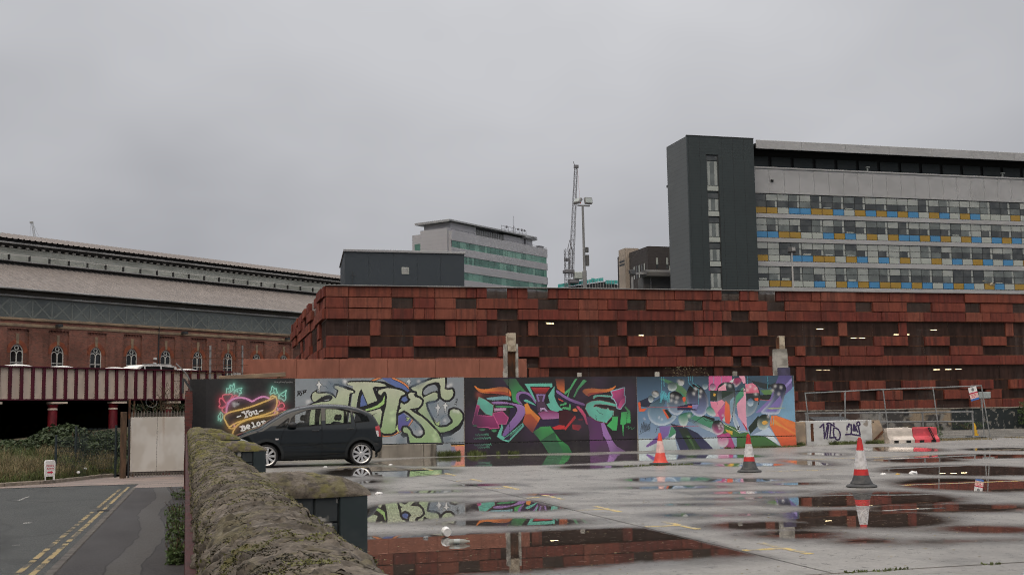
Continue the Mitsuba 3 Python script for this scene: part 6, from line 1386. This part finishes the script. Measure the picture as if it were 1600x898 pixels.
put('roof_edge', cat([cbox(TX0-.06, TX1+.06, TY-.06, TY+.3, 38.9, 39.05, .03)]), 'mat_mullion', tw_)
for k in range(6): put('cladding_joint', box(TX0+1.68*k+.2, TX0+1.68*k+.23, TY-.012, TY, -3, 38.9), 'mat_louvre', tw_) if k not in (2,) else None
for a, b, z0, z1, _ in slot:
    w = put('window', box(a+.06, b-.06, TY+.18, TY+.22, z0+.75, z1-.85), 'mat_pane_mid', tw_); put('top_pane', box(a+.06, b-.06, TY+.18, TY+.22, z1-.75, z1-.08), 'mat_pane_dark', tw_); put('curtain', box(a+.2, a+.55, TY+.165, TY+.175, z0+.8, z1-.9), 'mat_pane_blind', w); put('curtain', box(b-.6, b-.2, TY+.165, TY+.175, z0+.8, z1-.9), 'mat_pane_blind', w)
    put('spandrel_panel', box(a+.02, b-.02, TY+.12, TY+.2, z0, z0+.68), 'mat_panel_white', tw_)
put('window_frame', cat([box(69.55, 69.66, TY+.08, TY+.3, 10, 36.4), box(71.34, 71.45, TY+.08, TY+.3, 10, 36.4)]), 'mat_mullion', tw_)
# ------------------------------------------------------------------ dark shed, office, small block
dk = thing('dark_shed', 'windowless dark blue grey building with one vent, above the car park', 'building')
pts = [(12.3, -3.2), (12.3, 14.45), (22.3, 14.45), (22.3, -3.2)]
for k in range(5): put('wall_panel', box(12.3+2*k+.006, 14.3+2*k-.006, 95, 95.3, -3.2, 14.40), 'mat_shed_clad', dk)
v = np.array([[11.85, 95.3, -3.2], [12.3, 95.3, -3.2], [12.3, 95.3, 14.4], [11.95, 97.5, 12.9], [11.85, 99, -3.2]]); 
put('side_wall', (np.array([[12.3, 95.05, -3.2], [12.3, 95.05, 14.42], [12.3, 97.7, 13.4], [12.3, 97.7, -3.2]]), np.array([[0, 1, 2, 3]])), 'mat_shed_clad', dk)
put('roof', (np.array([[12.2, 94.9, 14.52], [22.4, 94.9, 14.52], [22.4, 97.8, 13.42], [12.2, 97.8, 13.42]]), np.array([[0, 1, 2, 3]])), 'mat_grey_trim', dk); put('roof_trim', cbox(12.2, 22.4, 94.86, 95.0, 14.40, 14.60, .02), 'mat_office_roof', dk)
put('back_wall', cat([box(22.0, 22.3, 95.3, 97.6, -3.2, 13.3), box(12.3, 22.3, 97.5, 97.7, -3.2, 13.38)]), 'mat_shed_clad', dk)
vt = put('vent', cbox(17.0, 17.62, 94.94, 95.0, 12.62, 13.2, .02), 'mat_panel_white', dk)
for k in range(5): put('slat', box(17.06, 17.56, 94.92, 94.94, 12.69+.1*k, 12.75+.1*k), 'mat_grey_trim', vt)
put('antenna', tube([[12.95, 94.8, 11], [12.95, 94.8, 12.75]], .025, 5), 'mat_dark_steel', dk); put('antenna', tube([[12.7, 94.8, 12.45], [13.2, 94.8, 12.45]], .02, 5), 'mat_dark_steel', dk)
# office: long face parallel to u
of = thing('office_block', 'pale grey office block with green window bands and a thin overhanging roof', 'building')
CO = 166.2
put('core', W(box(223, 266, CO+.3, CO+12, -3.2, 44.2)), 'mat_office_clad', of)
bz = [(-3.2, 25.2), (26.9, 29.0), (30.7, 32.8), (34.65, 36.65), (38.5, 40.3), (41.95, 44.3)]
for a, b in bz: put('cladding_band', W(cbox(222.95, 266.05, CO-.02, CO+.3, a, b, .03)), 'mat_office_clad', of)
ro = np.random.RandomState(9)
for a, b in ((25.2, 26.9), (29.0, 30.7), (32.8, 34.65), (36.65, 38.5), (40.3, 41.95)):
    if b < 32: put('window_pane', W(box(223.3, 265.8, CO+.12, CO+.16, a, b)), 'mat_office_glass', of); continue
    s = 223.3
    while s < 265.6:
        w = min(ro.choice([1.0, 1.6, 2.2, 2.8]), 265.8-s); put('window_pane', W(box(s+.05, s+w-.05, CO+.12, CO+.16, a+.02, b-.02)), 'mat_office_glass_light' if ro.rand() < .26 else 'mat_office_glass', of); s += w
put('stair_block', W(box(223.1, 229, CO+.7, CO+9.0, -3.2, 45.1)), 'mat_office_clad', of) if False else put('stair_block', W(box(222.4, 226, CO+.9, CO+9.0, -3.2, 44.95)), 'mat_office_clad', of)
put('low_wing', W(box(222.8, 230, CO+9.0, CO+11.2, -3.2, 43.6)), 'mat_office_clad', of); put('window_pane', W(box(222.72, 222.79, CO+9.15, CO+11.0, 40.2, 41.9)), 'mat_office_glass', of)
put('penthouse', W(cat([box(223.9, 234.5, CO+1.0, CO+9, 44.2, 46.55), box(247, 256.4, CO+1.2, CO+9, 44.2, 46.2), box(257.4, 260.5, CO+1.2, CO+9, 44.2, 46.4), box(234.5, 257.4, CO+3.5, CO+9, 44.2, 46.2)])), 'mat_office_clad', of)
for k in range(16): put('screen_slat', W(box(234.7+.78*k, 235.2+.78*k, CO+1.0, CO+1.1, 44.3, 46.0)), 'mat_steel_grey', of)
def rf(S, C): return 46.9+.10*np.sin((S-222)/40*math.pi)-.0*C-.30*np.clip((C-4)/8, 0, 1)
g = grid(np.linspace(222.2, 261.0, 12), np.linspace(0.0, 10.5, 6), lambda S, C: rf(S, C)); v = g[0].copy(); v[:, 1] += CO; vb = v.copy(); vb[:, 2] -= .22+.25*np.clip(np.abs(v[:, 1]-CO-5)/5, 0, 1)*0
put('roof_slab', W(cat([(v, g[1]), (vb, g[1]), box(222.2, 261.0, CO-.02, CO+.02, 46.62, 46.98), box(222.18, 222.22, CO, CO+10.5, 46.4, 46.95)])), 'mat_office_roof', of)
put('roof_tip', W(prism(Polygon([(256, CO+.02), (262.4, CO+.4), (262.8, CO+2), (261, CO+8), (256, CO+8)]), .3)) if False else W(xf(prism(Polygon([(255.5, CO-.1), (261.8, CO+.4), (262.6, CO+2), (261, CO+8), (255.5, CO+8)]), .32), None, (0, 0, 46.30))), 'mat_office_roof', of)
m = [tube([[252.9, CO+2, 46.8], [252.9, CO+2, 51.8]], .05, 5), tube([[252.9, CO+2, 46.8], [252.9, CO+2, 49.2]], .13, 6)]
for z in (47.7, 48.6): m.append(box(247, 258.6, CO+1.9, CO+1.97, z, z+.07))
for s in np.arange(247, 259, 1.66): m.append(box(s, s+.07, CO+1.9, CO+1.97, 46.8, 48.6))
for s, r in ((249.3, .35), (254.6, .3), (256.4, .34), (257.7, .3)): m.append(xf(tm(trimesh.creation.cylinder(r, .2)), rx(math.pi/2), (s, CO+1.8, 48.5)))
put('aerials', W(cat(m)), 'mat_crane_steel', of); put('roof_rail', W(cat([box(223, 266, CO+.1, CO+.16, 44.62, 44.68)]+[box(s, s+.06, CO+.1, CO+.16, 44.3, 44.68) for s in np.arange(223, 266, 2.4)]+[box(263, 265.2, CO+.6, CO+1.6, 44.3, 45.0)])), 'mat_crane_steel', of)
# small block between office and tower
sb2 = thing('small_block', 'dark brick block with beige end wall and rounded grey canopy', 'building')
BY = 190.
put('beige_end', cat([box(76.85, 79.5, BY+9, BY+12.3, -3.2, 30.4)]), 'mat_beige_render', sb2); put('beige_return', (np.array([[76.83, BY+12.3, -3.2], [76.83, BY+12.3, 30.4], [76.83, BY+9, 30.4], [76.83, BY+9, -3.2]]), np.array([[0, 1, 2, 3]])), 'mat_beige_render', sb2)
put('dark_front', box(77.6, 88, BY, BY+15, -3.2, 29.5), 'mat_slate_brick', sb2); put('dark_return', (np.array([[77.58, BY+8.2, -3.2], [77.58, BY+8.2, 28.3], [77.58, BY, 29.5], [77.58, BY, -3.2]]), np.array([[0, 1, 2, 3]])), 'mat_slate_brick', sb2)
for x in (79.1, 81.0): w = put('window', cbox(x, x+.38, BY-.05, BY+.1, 26.3, 27.5, .02), 'mat_panel_white', sb2); put('pane', box(x, x+.38, BY-.03, BY+.1, 25.6, 26.28), 'mat_pane_dark', w)
for k in range(5):
    t0, t1 = .18+.15*k, .24+.15*k; a = np.array([77.56, BY+8.2])*(1-t0)+np.array([77.56, BY])*t0; b = np.array([77.56, BY+8.2])*(1-t1)+np.array([77.56, BY])*t1; o_ = np.array([-.04, 0])
    put('window', (np.array([[*(a+o_), 24.4], [*(a+o_), 26.6], [*(b+o_), 26.7], [*(b+o_), 24.4]]), np.array([[0, 1, 2, 3]])), 'mat_panel_white' if k % 2 == 0 else 'mat_pane_dark', sb2)
for z in (26.9, 26.3): put('slot', (np.array([[76.80, BY+12.0, z+1.0], [76.80, BY+12.0, z+1.4], [76.80, BY+9.3, z+1.4], [76.80, BY+9.3, z+1.0]]), np.array([[0, 1, 2, 3]])), 'mat_dark_steel', sb2)
a = np.linspace(0, math.pi, 12); cp_ = Polygon([(-.75*math.cos(q)+.0, .62*math.sin(q)) for q in a]+[(.75, -.55), (-.75, -.55)]); v, f = prism(cp_, 14); put('canopy', (np.column_stack([75.3+v[:, 2], BY-3.5+v[:, 0]*2, 24.25+v[:, 1]*1.0]), f), 'mat_grey_wall', sb2); put('canopy_edge', (np.array([[73.2, BY-2, 24.2], [75.3, BY-5, 24.0], [75.3, BY-2, 24.7]]), np.array([[0, 1, 2]])), 'mat_grey_wall', sb2)
put('lower_wall', box(75.6, 88, BY-2.5, BY, -3.2, 23.7), 'mat_grey_wall', sb2)
for x in (76.9, 81.6): put('downpipe', cbox(x, x+.12, BY-2.65, BY-2.5, 15, 23.6, .02), 'mat_pale_steel', sb2)
for x in (80.2, 81.1): put('flue', cat([tube([[x, BY-3.5, 24.7], [x, BY-3.5, 25.5]], .14, 8), tube([[x, BY-3.5, 25.5], [x, BY-3.5, 25.62]], .2, 8)]), 'mat_panel_white', sb2)
# ------------------------------------------------------------------ crane and scaffold
def truss(p0, p1, w0, w1, n, r):
    p0, p1 = np.array(p0, float), np.array(p1, float); ax = p1-p0; ax /= np.linalg.norm(ax); e1 = np.cross(ax, [0, 1., 0]); e1 /= np.linalg.norm(e1); e2 = np.cross(ax, e1); m = []
    cs = [(1, 1), (1, -1), (-1, -1), (-1, 1)]; pt = lambda i, k: p0+(p1-p0)*i/n+(e1*cs[k % 4][0]+e2*cs[k % 4][1])*(w0+(w1-w0)*i/n)/2
    for k in range(4): m.append(tube([pt(0, k), pt(n, k)], r, 4))
    for i in range(n):
        for k in range(4): m.append(tube([pt(i, k), pt(i+1, k+1)] if i % 2 else [pt(i, k+1), pt(i+1, k)], r*.6, 3, False)); m.append(tube([pt(i, k), pt(i, k+1)], r*.6, 3, False))
    return cat(m)
cr = thing('tower_crane', 'tall lattice luffing crane with its jib pointing almost straight up', 'crane')
put('mast', truss((98.85, 300, -3.2), (99.0, 300, 44.5), 1.15, 1.15, 34, .075), 'mat_crane_steel', cr); put('jib', truss((99.9, 299.5, 37.0), (101.98, 299.5, 66.9), 1.1, .7, 24, .065), 'mat_crane_steel', cr)
put('jib_head', cat([box(101.5, 102.6, 299, 300, 66.8, 67.6), tube([[101.6, 299.5, 67.4], [101.3, 299.5, 68.6]], .1, 5)]), 'mat_crane_steel', cr)
put('a_frame', cat([tube([[99.3, 300, 44.5], [99.9, 300, 47.0], [100.6, 300, 44.0], [100.2, 300, 36.8]], .14, 5), box(98.3, 99.6, 299.5, 300.5, 41.2, 42.0)]), 'mat_crane_steel', cr)
put('cab', cbox(100.7, 103.3, 298.6, 300.4, 36.3, 38.2, .15), 'mat_panel_white', cr); put('counterweight', cbox(99.4, 102.0, 299, 301, 35.2, 36.3, .1), 'mat_crane_steel', cr); put('slewing_ring', cbox(98.0, 100.8, 299, 301, 37.9, 38.8, .1), 'mat_crane_steel', cr); put('hook', cat([box(102.65, 103.1, 299.2, 299.6, 57.0, 57.9), tube([[102.4, 299.4, 66.8], [102.85, 299.4, 57.5]], .03, 3)]), 'mat_cone_red', cr)
scf = thing('netted_scaffold', 'roof scaffold wrapped in teal netting behind the car park parapet', 'scaffold')
put('roof', (np.array([[96.5, 302, 34.0], [110.5, 302, 36.0], [114.5, 302, 35.1], [114.5, 302, 30], [96.5, 302, 30]]), np.array([[0, 1, 2], [0, 2, 3], [0, 3, 4]])), 'mat_dark_steel', scf)
for i in range(9):
    x = 96.6+1.45*i; z = 34.05+(x-96.6)*.155; put('netting', (np.array([[x, 301+.2*(i % 2), z], [x+1.47, 301+.2*(i % 2), z+.2], [x+1.47, 301+.2*(i % 2), z+1.15], [x, 301+.2*(i % 2), z+.95]]), np.array([[0, 1, 2, 3]])), 'mat_teal_net', scf)
put('netting', box(110.3, 114.0, 301, 301.1, 35.3, 36.3), 'mat_teal_net', scf); put('netting', box(106.2, 107.0, 300.9, 301, 36.2, 36.8), 'mat_teal_net', scf)
put('pole', cat([tube([[x, 300.8, 31], [x, 300.8, 36.2]], .06, 4) for x in np.arange(100, 114, .8)]), 'mat_pale_steel', scf)
fc = thing('distant_crane', 'faint distant crane jib above the station roof at the far left', 'crane'); put('jib', truss((-57.0, 500, 60), (-60.3, 500, 79.5), .8, .6, 16, .07), 'mat_faint_steel', fc); put('jib_head', cat([box(-61.2, -59.9, 499.5, 500.5, 79.0, 79.7)]), 'mat_faint_steel', fc); put('cable', cat([tube([[-61, 500, 79], [-61, 500, 74.5]], .05, 3), tube([[-60.3, 500, 79.5], [-54, 500, 66]], .05, 3)]), 'mat_faint_steel', fc)
# ------------------------------------------------------------------ bird in flight
bd = thing('gull', 'brownish bird flying with raised dark tipped wings in front of the hospital', 'bird')
B0 = np.array([46.65, 60, 8.40]); bm_ = tm(trimesh.creation.icosphere(3, 1)); v = bm_[0]*np.array([.22, .075, .085]); v[:, 2] -= .06*(v[:, 0]/.22)**2; hd_ = tm(trimesh.creation.icosphere(2, .058)); put('body', xf(cat([(v, bm_[1]), xf(hd_, None, (.235, 0, -.015)), xf(lathe([(.022, 0), (.0, .07)], 8), ry(math.pi/2+.3), (.28, 0, -.02)), (np.array([[-.18, 0, 0], [-.36, .09, -.03], [-.39, 0, -.02], [-.36, -.09, -.03], [-.18, 0, -.03]]), np.array([[0, 1, 2], [0, 2, 3], [4, 2, 1], [4, 3, 2]]))]), rz(.3), B0), 'mat_bird_body', bd, 40)
def wing(sg):
    sp = np.linspace(0, 1, 9); le = np.column_stack([.08+.10*np.sin(sp*2.2)-.25*sp**2, sg*.60*sp, .20*np.sin(sp*2.0)]); ch = .17*(1-sp**2.2)+.012; te = le-np.column_stack([ch, 0*ch, .02+0*ch]); v = np.vstack([le+[0, 0, .008], te, le-[0, 0, .008]]); i = np.arange(8); f = np.vstack([np.stack([i, i+1, i+10, i+9], 1), np.stack([i+18, i+9, i+10, i+19], 1), np.stack([i, i+18, i+19, i+1], 1)]); return v, f
for sg_ in (1, -1):
    v, f = wing(sg_); put('wing', xf((v, f), rz(1.35)@rx(.0), B0+np.array([0, 0, .02])), 'mat_bird_dark' if sg_ < 0 else 'mat_bird_body', bd, 50)
